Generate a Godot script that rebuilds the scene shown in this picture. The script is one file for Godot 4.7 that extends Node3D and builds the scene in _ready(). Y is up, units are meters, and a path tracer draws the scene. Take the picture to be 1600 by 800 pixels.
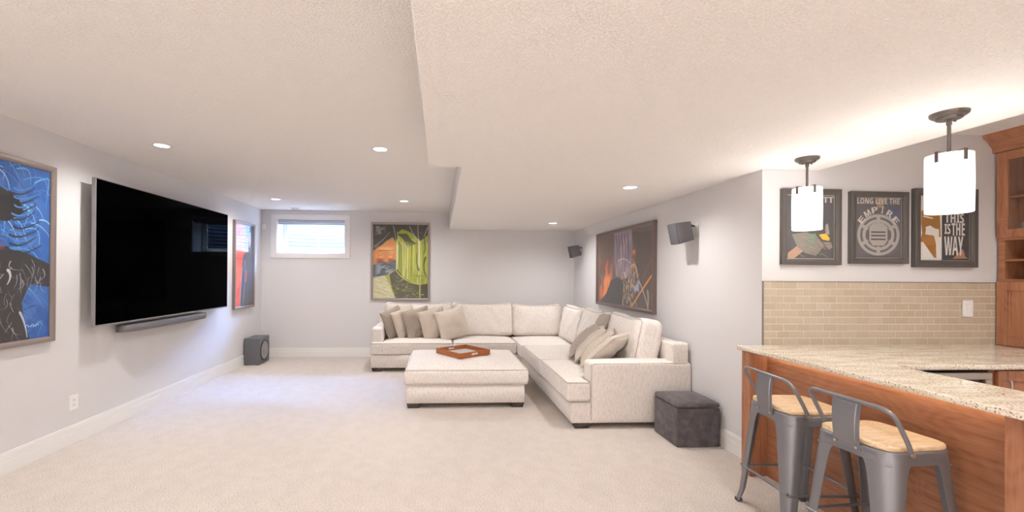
extends Node3D
# A basement lounge: media wall, sectional sofa, bar with stools. Units are metres; z below means distance ahead of the camera (Godot -z).

const EYE := 1.40
const LEFT := -2.993
const RIGHT := 2.34
const BACK := 7.326
const BAR := 2.977          # face of the tiled wall behind the bar
const HIGH := 2.476
const LOW := 2.184
const FRONT := -2.6
const FAR := 4.78

var mats := {}
var used := {}
var light_energy := 1.0

func _ready() -> void:
	make_camera()
	make_world()
	make_materials()
	make_shell()
	make_window()
	make_lamps()
	make_sofa()
	make_throw_pillows()
	make_ottoman()
	make_cube()
	make_bar()
	make_hutch()
	make_stools()
	make_media_wall()
	make_art()
	make_small_things()

# ---------------------------------------------------------------- camera and light
func make_camera() -> void:
	var cam := Camera3D.new()
	cam.name = "camera"
	add_child(cam)
	var f := 665.15
	var yaw := 0.0543
	var pitch := 0.0027
	var roll := 0.0070
	# rows of the turn: right, up, forward (z ahead)
	var r := Vector3(cos(yaw), 0, -sin(yaw))
	var fw := Vector3(sin(yaw), 0, cos(yaw))
	var u := Vector3(0, cos(pitch), 0) - fw * sin(pitch)
	fw = Vector3(0, sin(pitch), 0) + fw * cos(pitch)
	var r2 := r * cos(roll) + u * sin(roll)
	var u2 := u * cos(roll) - r * sin(roll)
	var g := func(v: Vector3) -> Vector3: return Vector3(v.x, v.y, -v.z)
	cam.transform = Transform3D(Basis(g.call(r2), g.call(u2), -g.call(fw)).orthonormalized(), Vector3(0, EYE, 0))
	cam.projection = Camera3D.PROJECTION_FRUSTUM
	cam.near = 0.05
	cam.far = 200.0
	cam.size = 0.05 * 800.0 / f
	cam.frustum_offset = Vector2((800.0 - 723.74) / f, (428.03 - 400.0) / f) * 0.05
	cam.current = true

func make_world() -> void:
	var e := Environment.new()
	e.background_mode = Environment.BG_SKY
	var sky := Sky.new()
	var sm := ProceduralSkyMaterial.new()
	sm.sky_top_color = Color(0.55, 0.72, 0.98)
	sm.sky_horizon_color = Color(0.80, 0.88, 0.98)
	sm.sky_energy_multiplier = 13.0
	sm.ground_bottom_color = Color(0.35, 0.36, 0.36)
	sm.ground_horizon_color = Color(0.6, 0.64, 0.68)
	sm.ground_energy_multiplier = 1.0
	sky.sky_material = sm
	e.sky = sky
	e.tonemap_mode = Environment.TONE_MAPPER_LINEAR
	e.tonemap_exposure = 0.96
	e.sdfgi_enabled = true
	e.ssao_enabled = true
	e.ssil_enabled = true
	var w := WorldEnvironment.new()
	w.name = "world"
	w.environment = e
	add_child(w)
	# daylight falling steeply into the window well
	var sun := DirectionalLight3D.new()
	sun.name = "sun"
	sun.light_color = Color(0.86, 0.93, 1.0)
	sun.light_energy = 120.0
	sun.light_angular_distance = 2.0
	sun.sky_mode = DirectionalLight3D.SKY_MODE_LIGHT_ONLY
	sun.shadow_enabled = true
	add_child(sun)
	sun.look_at_from_position(Vector3(0, 5, 0), Vector3(0, 5, 0) + Vector3(0.12, -0.90, 0.42))

# ---------------------------------------------------------------- helpers
func V(x: float, y: float, z: float) -> Vector3:
	return Vector3(x, y, -z)

func mb() -> SurfaceTool:
	var st := SurfaceTool.new()
	st.begin(Mesh.PRIMITIVE_TRIANGLES)
	return st

func quad(st: SurfaceTool, a: Vector3, b: Vector3, c: Vector3, d: Vector3, sg := -1) -> void:
	# a b c d run counter-clockwise seen from outside
	st.set_smooth_group(sg)
	for p in [a, c, b, a, d, c]:
		st.add_vertex(p)

func quad_uv(st: SurfaceTool, a: Vector3, b: Vector3, c: Vector3, d: Vector3) -> void:
	# a lower left, b lower right, c upper right, d upper left
	var uv := [Vector2(0, 1), Vector2(1, 1), Vector2(1, 0), Vector2(0, 0)]
	var p := [a, b, c, d]
	st.set_smooth_group(-1)
	for k in [0, 2, 1, 0, 3, 2]:
		st.set_uv(uv[k])
		st.add_vertex(p[k])

func steps(h: float, r: float, n: int, m: int) -> PackedFloat32Array:
	var o := PackedFloat32Array()
	for k in m:
		o.append(-h + r * (1.0 - tan(PI / 4 * (1.0 - float(k) / m))))
	var a := h - r
	for k in n + 1:
		o.append(-a + 2 * a * k / n)
	for k in m:
		o.append(h - r * (1.0 - tan(PI / 4 * float(k + 1) / m)))
	return o

func soft(st: SurfaceTool, c: Vector3, h: Vector3, r: float, n := 1, m := 1, deform = null, turn := Basis.IDENTITY) -> void:
	# a box with rounded edges; n cells across each face, m steps round each edge
	r = minf(r, minf(h.x, minf(h.y, h.z)) * 0.999)
	var inner := h - Vector3(r, r, r)
	var sg := 1 if m > 1 or n > 1 else -1
	for ax in 3:
		var b := (ax + 1) % 3
		var d := (ax + 2) % 3
		var us := steps(h[b], r, n, m)
		var vs := steps(h[d], r, n, m)
		for s: float in [1.0, -1.0]:
			var g := []
			for u in us:
				var row := PackedVector3Array()
				for v in vs:
					var p := Vector3.ZERO
					p[ax] = s * h[ax]
					p[b] = u
					p[d] = v
					var q := p.clamp(-inner, inner)
					var o := p - q
					if o.length() > 1e-7:
						p = q + o.normalized() * r
					if deform != null:
						p = deform.call(p)
					p = turn * p + c
					row.append(p.snapped(Vector3(1e-5, 1e-5, 1e-5)))
				g.append(row)
			for i in us.size() - 1:
				for j in vs.size() - 1:
					if s > 0:
						quad(st, g[i][j], g[i + 1][j], g[i + 1][j + 1], g[i][j + 1], sg)
					else:
						quad(st, g[i][j], g[i][j + 1], g[i + 1][j + 1], g[i + 1][j], sg)

func bx(st: SurfaceTool, x0: float, x1: float, y0: float, y1: float, z0: float, z1: float, r := 0.0, m := 1) -> void:
	var c := V((x0 + x1) / 2, (y0 + y1) / 2, (z0 + z1) / 2)
	var h := Vector3(absf(x1 - x0) / 2, absf(y1 - y0) / 2, absf(z1 - z0) / 2)
	if r > 0.0:
		soft(st, c, h, r, 1, m)
	else:
		plain(st, c, h)

func plain(st: SurfaceTool, c: Vector3, h: Vector3, turn := Basis.IDENTITY) -> void:
	for ax in 3:
		var b := (ax + 1) % 3
		var d := (ax + 2) % 3
		for s: float in [1.0, -1.0]:
			var p := []
			for k in [[-1, -1], [1, -1], [1, 1], [-1, 1]]:
				var v := Vector3.ZERO
				v[ax] = s * h[ax]
				v[b] = k[0] * h[b]
				v[d] = k[1] * h[d]
				p.append(c + turn * v)
			if s > 0:
				quad(st, p[0], p[1], p[2], p[3])
			else:
				quad(st, p[0], p[3], p[2], p[1])

func tube(st: SurfaceTool, pts: Array, r: float, seg := 8, closed := false) -> void:
	var n := pts.size()
	var rings := []
	var up := Vector3(0.123, 0.97, 0.21).normalized()
	for i in n:
		var a: Vector3 = pts[(i - 1 + n) % n] if closed or i > 0 else pts[i]
		var b: Vector3 = pts[(i + 1) % n] if closed or i < n - 1 else pts[i]
		var t := (b - a).normalized()
		var side := t.cross(up)
		if side.length() < 0.02:
			side = t.cross(Vector3.RIGHT)
		side = side.normalized()
		up = side.cross(t).normalized()
		var ring := PackedVector3Array()
		for k in seg:
			var w := TAU * k / seg
			ring.append((pts[i] + (side * cos(w) + up * sin(w)) * r).snapped(Vector3(1e-5, 1e-5, 1e-5)))
		rings.append(ring)
	for i in (n if closed else n - 1):
		var p: PackedVector3Array = rings[i]
		var q: PackedVector3Array = rings[(i + 1) % n]
		for k in seg:
			var l := (k + 1) % seg
			quad(st, p[k], q[k], q[l], p[l], 1)
	if not closed:
		for e in [0, n - 1]:
			st.set_smooth_group(-1)
			for k in seg:
				var l := (k + 1) % seg
				st.add_vertex(pts[e])
				st.add_vertex(rings[e][k] if e > 0 else rings[e][l])
				st.add_vertex(rings[e][l] if e > 0 else rings[e][k])

func bend(pts: Array, r: float, n := 5) -> Array:
	# rounds the corners of a polyline
	var o := [pts[0]]
	for i in range(1, pts.size() - 1):
		var p: Vector3 = pts[i]
		var a: Vector3 = (pts[i - 1] - p)
		var b: Vector3 = (pts[i + 1] - p)
		var d := minf(r, minf(a.length(), b.length()) * 0.49)
		var s := p + a.normalized() * d
		var e := p + b.normalized() * d
		for k in n + 1:
			var t := float(k) / n
			o.append(s.lerp(p, t).lerp(p.lerp(e, t), t))
	o.append(pts[-1])
	return o

func lathe(st: SurfaceTool, prof: Array, seg := 32, at := Vector3.ZERO, sg := 1, turn := Basis.IDENTITY) -> void:
	# prof: Vector2(radius, height) from the bottom up on the outside
	for i in prof.size() - 1:
		for k in seg:
			var a := TAU * k / seg
			var b := TAU * ((k + 1) % seg) / seg
			var p := func(q: Vector2, w: float) -> Vector3: return (at + turn * Vector3(q.x * cos(w), q.y, -q.x * sin(w))).snapped(Vector3(1e-5, 1e-5, 1e-5))
			quad(st, p.call(prof[i], a), p.call(prof[i], b), p.call(prof[i + 1], b), p.call(prof[i + 1], a), sg)

func cap(st: SurfaceTool, poly: PackedVector2Array, y: float, up: bool) -> void:
	var t := Geometry2D.triangulate_polygon(poly)
	st.set_smooth_group(-1)
	for i in range(0, t.size(), 3):
		var p := [poly[t[i]], poly[t[i + 1]], poly[t[i + 2]]]
		var area: float = (p[1] - p[0]).cross(p[2] - p[0])
		# map (x, ahead) to V: counter-clockwise in (x, ahead) is seen counter-clockwise from above
		var order := [0, 2, 1] if (area > 0) == up else [0, 1, 2]
		for k in order:
			st.add_vertex(V(p[k].x, y, p[k].y))

func inset(poly: PackedVector2Array, d: float) -> PackedVector2Array:
	# poly counter-clockwise; d > 0 shrinks it
	var o := PackedVector2Array()
	var n := poly.size()
	for i in n:
		var a := (poly[i] - poly[(i - 1 + n) % n]).normalized()
		var b := (poly[(i + 1) % n] - poly[i]).normalized()
		var na := Vector2(-a.y, a.x)
		var nb := Vector2(-b.y, b.x)
		var m := (na + nb)
		var k := m.length_squared()
		o.append(poly[i] + (m * (2.0 * d / k) if k > 0.05 else na * d))
	return o

func round_poly(pts: Array, r: float, n := 4) -> PackedVector2Array:
	var o := PackedVector2Array()
	var c := pts.size()
	for i in c:
		var p: Vector2 = pts[i]
		var a: Vector2 = pts[(i - 1 + c) % c] - p
		var b: Vector2 = pts[(i + 1) % c] - p
		var d := minf(r, minf(a.length(), b.length()) * 0.49)
		var s := p + a.normalized() * d
		var e := p + b.normalized() * d
		for k in n + 1:
			var t := float(k) / n
			o.append(s.lerp(p, t).lerp(p.lerp(e, t), t))
	return o

func slab(st: SurfaceTool, poly: PackedVector2Array, prof: Array, deform = null) -> void:
	# prof: Vector2(inset, height) from the bottom rim to the top rim; flat caps close it
	var rings := []
	for q in prof:
		var ring := PackedVector3Array()
		for v in inset(poly, q.x):
			var p := V(v.x, q.y, v.y)
			ring.append(deform.call(p) if deform != null else p)
		rings.append(ring)
	var n := poly.size()
	for i in prof.size() - 1:
		for k in n:
			var l := (k + 1) % n
			quad(st, rings[i][k], rings[i][l], rings[i + 1][l], rings[i + 1][k], 1)
	if not deform != null:
		cap(st, inset(poly, prof[0].x), prof[0].y, false)
		cap(st, inset(poly, prof[-1].x), prof[-1].y, true)

func path3(poly: PackedVector2Array, y: float) -> Array:
	var o := []
	for v in poly:
		o.append(V(v.x, y, v.y))
	return o

func numbered(called: String) -> String:
	var n: int = used.get(called, 0)
	used[called] = n + 1
	return called if n == 0 else "%s_%03d" % [called, n]

func tag(o: Node, label := "", category := "", group := "", kind := "") -> Node:
	if label: o.set_meta("label", label)
	if category: o.set_meta("category", category)
	if group: o.set_meta("group", group)
	if kind: o.set_meta("kind", kind)
	return o

func thing(called: String, label: String, category: String, at := Vector3.ZERO, group := "", turn := 0.0) -> Node3D:
	var o := Node3D.new()
	o.name = numbered(called)
	add_child(o)
	o.position = at
	o.rotation.y = turn
	tag(o, label, category, group)
	return o

func put(called: String, st: SurfaceTool, m: Material, parent: Node = self, world := true, mesh: Mesh = null) -> MeshInstance3D:
	# commits st as one named mesh; world: its points are in the scene's axes
	var o := MeshInstance3D.new()
	if mesh == null:
		st.generate_normals()
		mesh = st.commit()
	o.mesh = mesh
	o.material_override = m
	o.cast_shadow = GeometryInstance3D.SHADOW_CASTING_SETTING_ON
	if parent == self:
		o.name = numbered(called)
		add_child(o)
	else:
		o.name = called
		parent.add_child(o, true)
		if world and not parent is MeshInstance3D:
			o.position = -parent.position
	return o

func structure(called: String, st: SurfaceTool, m: Material, label: String, parent: Node = self) -> MeshInstance3D:
	var o := put(called, st, m, parent)
	if parent == self:
		tag(o, label, "", "", "structure")
	return o

# ---------------------------------------------------------------- materials
func flat(c: Color, rough := 0.8, metal := 0.0, spec := 0.5) -> StandardMaterial3D:
	var m := StandardMaterial3D.new()
	m.albedo_color = c
	m.roughness = rough
	m.metallic = metal
	m.metallic_specular = spec
	return m

func noise(seed_: int, freq: float, type := FastNoiseLite.TYPE_SIMPLEX_SMOOTH, oct := 3) -> FastNoiseLite:
	var n := FastNoiseLite.new()
	n.seed = seed_
	n.frequency = freq
	n.noise_type = type
	n.fractal_octaves = oct
	return n

func grain(n: FastNoiseLite, w: int, h: int) -> PackedByteArray:
	# fine noise whose edges nobody sees
	var im := n.get_image(w, h)
	im.convert(Image.FORMAT_L8)
	return im.get_data()

func field(n: FastNoiseLite, w: int, h: int, w2 := 0, h2 := 0) -> PackedByteArray:
	# a seamless noise picture, w x h, stretched to w2 x h2
	var im := n.get_seamless_image(w, h)
	im.convert(Image.FORMAT_L8)
	if w2 > 0:
		im.resize(w2, h2, Image.INTERPOLATE_CUBIC)
	return im.get_data()

func ramp(stops: Array) -> PackedColorArray:
	# stops: [position, colour] -> 256 colours
	var g := Gradient.new()
	g.offsets = PackedFloat32Array()
	g.colors = PackedColorArray()
	var off := PackedFloat32Array()
	var col := PackedColorArray()
	for s in stops:
		off.append(s[0])
		col.append(s[1])
	g.offsets = off
	g.colors = col
	var o := PackedColorArray()
	for k in 256:
		o.append(g.sample(k / 255.0))
	return o

func picture(w: int, h: int, bytes: PackedByteArray) -> Image:
	return Image.create_from_data(w, h, false, Image.FORMAT_RGB8, bytes)

func mix_tex(w: int, h: int, a: PackedByteArray, b: PackedByteArray, share: float, cols: PackedColorArray) -> Image:
	var o := PackedByteArray()
	o.resize(w * h * 3)
	var k := 0
	for i in w * h:
		var c := cols[int(a[i] * (1.0 - share) + b[i] * share)]
		o[k] = c.r8
		o[k + 1] = c.g8
		o[k + 2] = c.b8
		k += 3
	return picture(w, h, o)

func grey_tex(w: int, h: int, a: PackedByteArray) -> ImageTexture:
	return ImageTexture.create_from_image(Image.create_from_data(w, h, false, Image.FORMAT_L8, a))

func triplanar(m: StandardMaterial3D, scale: Vector3, sharp := 8.0) -> StandardMaterial3D:
	m.uv1_triplanar = true
	m.uv1_scale = scale
	m.uv1_triplanar_sharpness = sharp
	return m

func relief(m: StandardMaterial3D, t: Texture2D, cm: float) -> StandardMaterial3D:
	m.heightmap_enabled = true
	m.heightmap_texture = t
	m.heightmap_scale = cm
	return m

func make_materials() -> void:
	# painted walls and ceiling
	var rough_a := grain(noise(3, 0.035, FastNoiseLite.TYPE_SIMPLEX_SMOOTH, 4), 512, 512)
	var wall := flat(Color8(221, 219, 221), 0.75)
	triplanar(relief(wall, grey_tex(512, 512, rough_a), 0.05), Vector3.ONE * 3.0)
	mats.wall = wall
	var knock := grain(noise(5, 0.03, FastNoiseLite.TYPE_SIMPLEX_SMOOTH, 3), 512, 512)
	for i in knock.size():
		knock[i] = int(255.0 * smoothstep(0.40, 0.72, knock[i] / 255.0))
	var ceil := flat(Color8(246, 242, 239), 0.85)
	triplanar(relief(ceil, grey_tex(512, 512, knock), 0.22), Vector3.ONE * 3.8)
	mats.ceiling = ceil
	mats.trim = flat(Color8(238, 236, 235), 0.4)
	mats.white = flat(Color8(240, 240, 240), 0.35)
	# carpet
	var tuft := grain(noise(11, 0.11, FastNoiseLite.TYPE_SIMPLEX, 3), 1024, 1024)
	var drift := field(noise(12, 0.006, FastNoiseLite.TYPE_SIMPLEX, 3), 1024, 1024)
	var carpet := flat(Color.WHITE, 1.0, 0.0, 0.1)
	carpet.albedo_texture = ImageTexture.create_from_image(mix_tex(1024, 1024, tuft, drift, 0.10, ramp([[0.25, Color8(190, 177, 167)], [0.5, Color8(216, 205, 197)], [0.75, Color8(229, 220, 213)]])))
	triplanar(relief(carpet, grey_tex(1024, 1024, tuft), 0.5), Vector3.ONE * 0.9)
	carpet.rim_enabled = true
	carpet.rim = 0.3
	mats.carpet = carpet
	# woven chenille of the sofa
	var weave_v := field(noise(21, 0.09, FastNoiseLite.TYPE_SIMPLEX, 3), 512, 40, 512, 512)
	var weave_m := field(noise(22, 0.02, FastNoiseLite.TYPE_SIMPLEX, 4), 512, 512)
	var weave_f := field(noise(23, 0.2, FastNoiseLite.TYPE_SIMPLEX, 2), 512, 512)
	for i in weave_m.size():
		weave_m[i] = (weave_m[i] + weave_f[i]) / 2
	var sofa := flat(Color.WHITE, 0.95, 0.0, 0.2)
	sofa.albedo_texture = ImageTexture.create_from_image(mix_tex(512, 512, weave_v, weave_m, 0.5, ramp([[0.15, Color8(208, 198, 192)], [0.45, Color8(229, 221, 216)], [0.6, Color8(234, 227, 222)], [0.9, Color8(243, 238, 234)]])))
	triplanar(relief(sofa, grey_tex(512, 512, weave_v), 0.05), Vector3.ONE * 2.4)
	sofa.rim_enabled = true
	sofa.rim = 0.35
	mats.sofa = sofa
	var shaded_welt: StandardMaterial3D = sofa.duplicate()
	shaded_welt.albedo_color = Color(0.90, 0.89, 0.88)  # darker tint paints in the shade of the seam groove
	mats.shaded_welt = shaded_welt
	for p in [["pillow_taupe", Color8(150, 136, 125), Color8(180, 167, 156)], ["pillow_beige", Color8(190, 176, 162), Color8(212, 200, 188)], ["pillow_light", Color8(202, 189, 176), Color8(222, 211, 201)]]:
		var pm := flat(Color.WHITE, 0.9, 0.0, 0.25)
		pm.albedo_texture = ImageTexture.create_from_image(mix_tex(512, 512, weave_m, weave_f, 0.4, ramp([[0.3, p[1]], [0.7, p[2]]])))
		triplanar(relief(pm, grey_tex(512, 512, weave_f), 0.15), Vector3.ONE * 3.0)
		pm.rim_enabled = true
		pm.rim = 0.5
		mats[p[0]] = pm
	var nap := field(noise(31, 0.012, FastNoiseLite.TYPE_SIMPLEX_SMOOTH, 5), 512, 512)
	var suede := flat(Color.WHITE, 0.85, 0.0, 0.3)
	suede.albedo_texture = ImageTexture.create_from_image(mix_tex(512, 512, nap, weave_f, 0.25, ramp([[0.2, Color8(76, 70, 75)], [0.5, Color8(88, 82, 86)], [0.85, Color8(106, 99, 103)]])))
	triplanar(suede, Vector3.ONE * 1.7)
	suede.rim_enabled = true
	suede.rim = 0.4
	mats.suede = suede
	# cherry wood: grain along the picture's width
	var g1 := field(noise(41, 0.03, FastNoiseLite.TYPE_SIMPLEX, 5), 48, 512, 1024, 512)
	var g2 := field(noise(42, 0.008, FastNoiseLite.TYPE_SIMPLEX_SMOOTH, 3), 160, 256, 1024, 512)
	for i in g2.size():
		g2[i] = int(127.5 + 127.5 * sin(g2[i] * 0.16))
	var cherry := mix_tex(1024, 512, g1, g2, 0.22, ramp([[0.1, Color8(144, 94, 68)], [0.4, Color8(161, 109, 80)], [0.6, Color8(167, 115, 85)], [0.9, Color8(177, 126, 96)]]))
	var along := flat(Color.WHITE, 0.38, 0.0, 0.45)
	along.albedo_texture = ImageTexture.create_from_image(cherry)
	mats.cherry_flat = triplanar(along, Vector3(0.8, 1.6, 0.8))
	var turned := cherry.duplicate()
	turned.rotate_90(CLOCKWISE)
	var upright := flat(Color.WHITE, 0.38, 0.0, 0.45)
	upright.albedo_texture = ImageTexture.create_from_image(turned)
	mats.cherry = triplanar(upright, Vector3(1.6, 0.8, 1.6))
	var tray := flat(Color8(250, 214, 150), 0.4)
	tray.albedo_texture = along.albedo_texture
	mats.tray = triplanar(tray, Vector3(1.5, 3.0, 1.5))
	var oak := flat(Color.WHITE, 0.45)
	oak.albedo_texture = ImageTexture.create_from_image(mix_tex(1024, 512, g1, g2, 0.35, ramp([[0.1, Color8(206, 172, 134)], [0.5, Color8(225, 197, 162)], [0.9, Color8(238, 216, 186)]])))
	oak.roughness = 0.3
	mats.oak = triplanar(oak, Vector3(1.6, 3.2, 3.2))
	# granite
	var v1 := field(noise(51, 0.012, FastNoiseLite.TYPE_SIMPLEX, 5), 220, 1024, 1024, 1024)
	var v2 := field(noise(52, 0.06, FastNoiseLite.TYPE_SIMPLEX, 3), 1024, 1024)
	var v3 := field(noise(53, 0.045, FastNoiseLite.TYPE_SIMPLEX, 2), 1024, 1024)
	var cream := ramp([[0.2, Color8(206, 190, 166)], [0.45, Color8(228, 217, 199)], [0.62, Color8(238, 230, 216)], [0.85, Color8(244, 240, 232)]])
	var gb := PackedByteArray()
	gb.resize(1024 * 1024 * 3)
	var dark := Color8(92, 70, 60)
	for i in 1024 * 1024:
		var c := cream[int(v1[i] * 0.55 + v2[i] * 0.45)]
		if v3[i] > 200:
			c = c.lerp(dark, minf(1.0, (v3[i] - 200) / 22.0) * 0.7)
		elif v3[i] < 46:
			c = c.lerp(Color8(176, 152, 134), 0.6)
		gb[i * 3] = c.r8
		gb[i * 3 + 1] = c.g8
		gb[i * 3 + 2] = c.b8
	var granite := flat(Color.WHITE, 0.08)
	granite.albedo_texture = ImageTexture.create_from_image(picture(1024, 1024, gb))
	mats.granite = triplanar(granite, Vector3.ONE * 0.9)
	# glass tile, metals, plastics
	var ripple := field(noise(61, 0.02, FastNoiseLite.TYPE_SIMPLEX_SMOOTH, 2), 256, 256)
	for t in 4:
		var tm := flat([Color8(190, 177, 158), Color8(193, 180, 161), Color8(188, 174, 154), Color8(195, 183, 165)][t], 0.14)
		triplanar(relief(tm, grey_tex(256, 256, ripple), 0.2), Vector3(5, 5, 5))
		tm.uv1_offset = Vector3(0.37 * t, 0.21 * t, 0.1)
		mats["tile%d" % t] = tm
	mats.grout = flat(Color8(238, 230, 218), 0.9)
	mats.gunmetal = flat(Color8(131, 131, 137), 0.34, 0.55)
	mats.bronze = flat(Color8(104, 97, 93), 0.4, 0.5)
	mats.steel = flat(Color8(196, 186, 176), 0.3, 0.9)
	mats.galvanised = flat(Color8(56, 60, 66), 0.8, 0.0, 0.2)
	mats.rubber = flat(Color8(62, 62, 65), 0.8)
	mats.black = flat(Color8(22, 22, 24), 0.5)
	mats.foot = flat(Color8(70, 60, 58), 0.5)
	mats.speaker = flat(Color8(92, 90, 93), 0.55)
	mats.grille = flat(Color8(84, 82, 86), 0.9)
	mats.sub = flat(Color8(100, 101, 106), 0.5)
	mats.cone = flat(Color8(150, 148, 147), 0.6)
	mats.bezel = flat(Color8(150, 148, 150), 0.35, 0.5)
	mats.pewter = flat(Color8(150, 138, 134), 0.38, 0.45)
	mats.charcoal = flat(Color8(86, 81, 79), 0.6)
	var pane := StandardMaterial3D.new()
	pane.albedo_color = Color(1, 1, 1, 0.03)
	pane.transparency = BaseMaterial3D.TRANSPARENCY_ALPHA
	pane.roughness = 0.03
	mats.pane = pane

# ---------------------------------------------------------------- the room
func make_shell() -> void:
	var st := mb()
	bx(st, LEFT - 0.2, FAR + 0.2, -0.2, 0.0, FRONT - 0.2, BACK + 0.5)
	structure("floor", st, mats.carpet, "pale beige cut-pile carpet over the whole floor")
	st = mb()
	bx(st, LEFT - 0.2, FAR + 0.2, HIGH, HIGH + 0.2, FRONT - 0.2, BACK + 0.33)
	structure("ceiling", st, mats.ceiling, "white knockdown textured upper ceiling")
	# the lowered ceiling round the ducts, an L seen from below
	st = mb()
	var l := PackedVector2Array([Vector2(-0.089, FRONT), Vector2(2.764, FRONT), Vector2(2.764, BAR), Vector2(2.34, BAR), Vector2(2.34, BACK), Vector2(0.152, BACK), Vector2(0.152, 3.086), Vector2(-0.089, 3.086)])
	slab(st, l, [Vector2(0.004, LOW), Vector2(0, LOW + 0.004), Vector2(0, HIGH)])
	structure("ceiling_lowered", st, mats.ceiling, "lowered white ceiling over the sofa and bar")
	st = mb()
	bx(st, LEFT - 0.2, LEFT, 0, HIGH, FRONT, BACK)
	structure("wall_left", st, mats.wall, "light grey wall carrying the television")
	st = mb()
	var wx := [LEFT - 0.2, -2.757, -1.610, FAR + 0.2]
	var zb := BACK + 0.33
	bx(st, wx[0], wx[1], 0, HIGH, BACK, zb)
	bx(st, wx[2], wx[3], 0, HIGH, BACK, zb)
	bx(st, wx[1], wx[2], 0, 1.743, BACK, zb)
	bx(st, wx[1], wx[2], 2.327, HIGH, BACK, zb)
	structure("wall_back", st, mats.wall, "light grey back wall with the small window")
	st = mb()
	bx(st, RIGHT, RIGHT + 0.12, 0, HIGH, BAR + 0.11, BACK)
	structure("wall_right", st, mats.wall, "light grey wall behind the sectional sofa")
	st = mb()
	bx(st, RIGHT, FAR, 0, HIGH, BAR, BAR + 0.11)
	var bar_wall := structure("wall_bar", st, mats.wall, "light wall behind the bar with glass tile splashback")
	make_tiles(bar_wall)
	st = mb()
	bx(st, FAR, FAR + 0.2, 0, HIGH, FRONT, BAR + 0.11)
	structure("wall_far", st, mats.wall, "light grey wall behind the bar cabinets")
	st = mb()
	bx(st, LEFT - 0.2, FAR + 0.2, 0, HIGH, FRONT - 0.2, FRONT)
	structure("wall_front", st, mats.wall, "light grey wall opposite the window wall")
	# baseboards: a stepped profile
	var base := func(run: Array, called: String, label: String) -> void:
		var s := mb()
		for r in run:
			var lo: float = r[0]
			var hi: float = r[1]
			# r[2]: "x" face at r[3] pointing r[4], or "z"
			for band in [[0.0, 0.095, 0.015], [0.095, 0.142, 0.012], [0.142, 0.155, 0.008]]:
				if r[2] == "x":
					bx(s, r[3], r[3] + band[2] * r[4], band[0], band[1], lo, hi, 0.002)
				else:
					bx(s, lo, hi, band[0], band[1], r[3], r[3] - band[2], 0.002)
		structure(called, s, mats.trim, label)
	base.call([[FRONT, BACK, "x", LEFT, 1.0]], "baseboard_left", "white baseboard along the television wall")
	base.call([[LEFT + 0.015, RIGHT - 0.015, "z", BACK, 1.0]], "baseboard_back", "white baseboard under the window")
	base.call([[BAR + 0.005, BACK, "x", RIGHT, -1.0]], "baseboard_right", "white baseboard behind the sofa and cube")

func make_tiles(wall: MeshInstance3D) -> void:
	var x0 := 2.349
	var x1 := 4.168
	var y0 := 0.906
	var y1 := 1.368
	var st := mb()
	bx(st, x0, x1, y0, y1 - 0.001, BAR, BAR - 0.0060)
	put("grout", st, mats.grout, wall)
	st = mb()
	bx(st, 2.341, 2.3485, y0, y1 + 0.004, BAR, BAR - 0.011, 0.001)
	bx(st, 2.341, x1, y1, y1 + 0.004, BAR, BAR - 0.010, 0.001)
	put("edge_trim", st, flat(Color8(142, 134, 126), 0.4, 0.5), wall)
	var pitch := 0.1016
	var rows := 9
	var rh := (y1 - y0) / rows
	var shared := {}
	var rng := RandomNumberGenerator.new()
	rng.seed = 8
	for r in rows:
		var ya := y0 + r * rh + 0.0016
		var yb := y0 + (r + 1) * rh - 0.0016
		var start := x0 - (pitch * 0.5 if r % 2 == 0 else 0.0)
		var x := start
		while x < x1 - 0.012:
			var a := maxf(x + 0.0016, x0 + 0.0016)
			var b := minf(x + pitch - 0.0016, x1 - 0.001)
			x += pitch
			if b - a < 0.006:
				continue
			var key := int(round((b - a) * 2000.0))
			if not shared.has(key):
				var t := mb()
				soft(t, Vector3.ZERO, Vector3((b - a) / 2, (yb - ya) / 2, 0.0035), 0.0012, 1, 1)
				t.generate_normals()
				shared[key] = t.commit()
			var o := put("tile", null, mats["tile%d" % rng.randi_range(0, 3)], wall, false, shared[key])
			o.position = V((a + b) / 2, (ya + yb) / 2, BAR - 0.0038 - rng.randf() * 0.0006)
			o.rotation = Vector3(rng.randf_range(-1, 1) * 0.004, rng.randf_range(-1, 1) * 0.004, 0)

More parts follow.
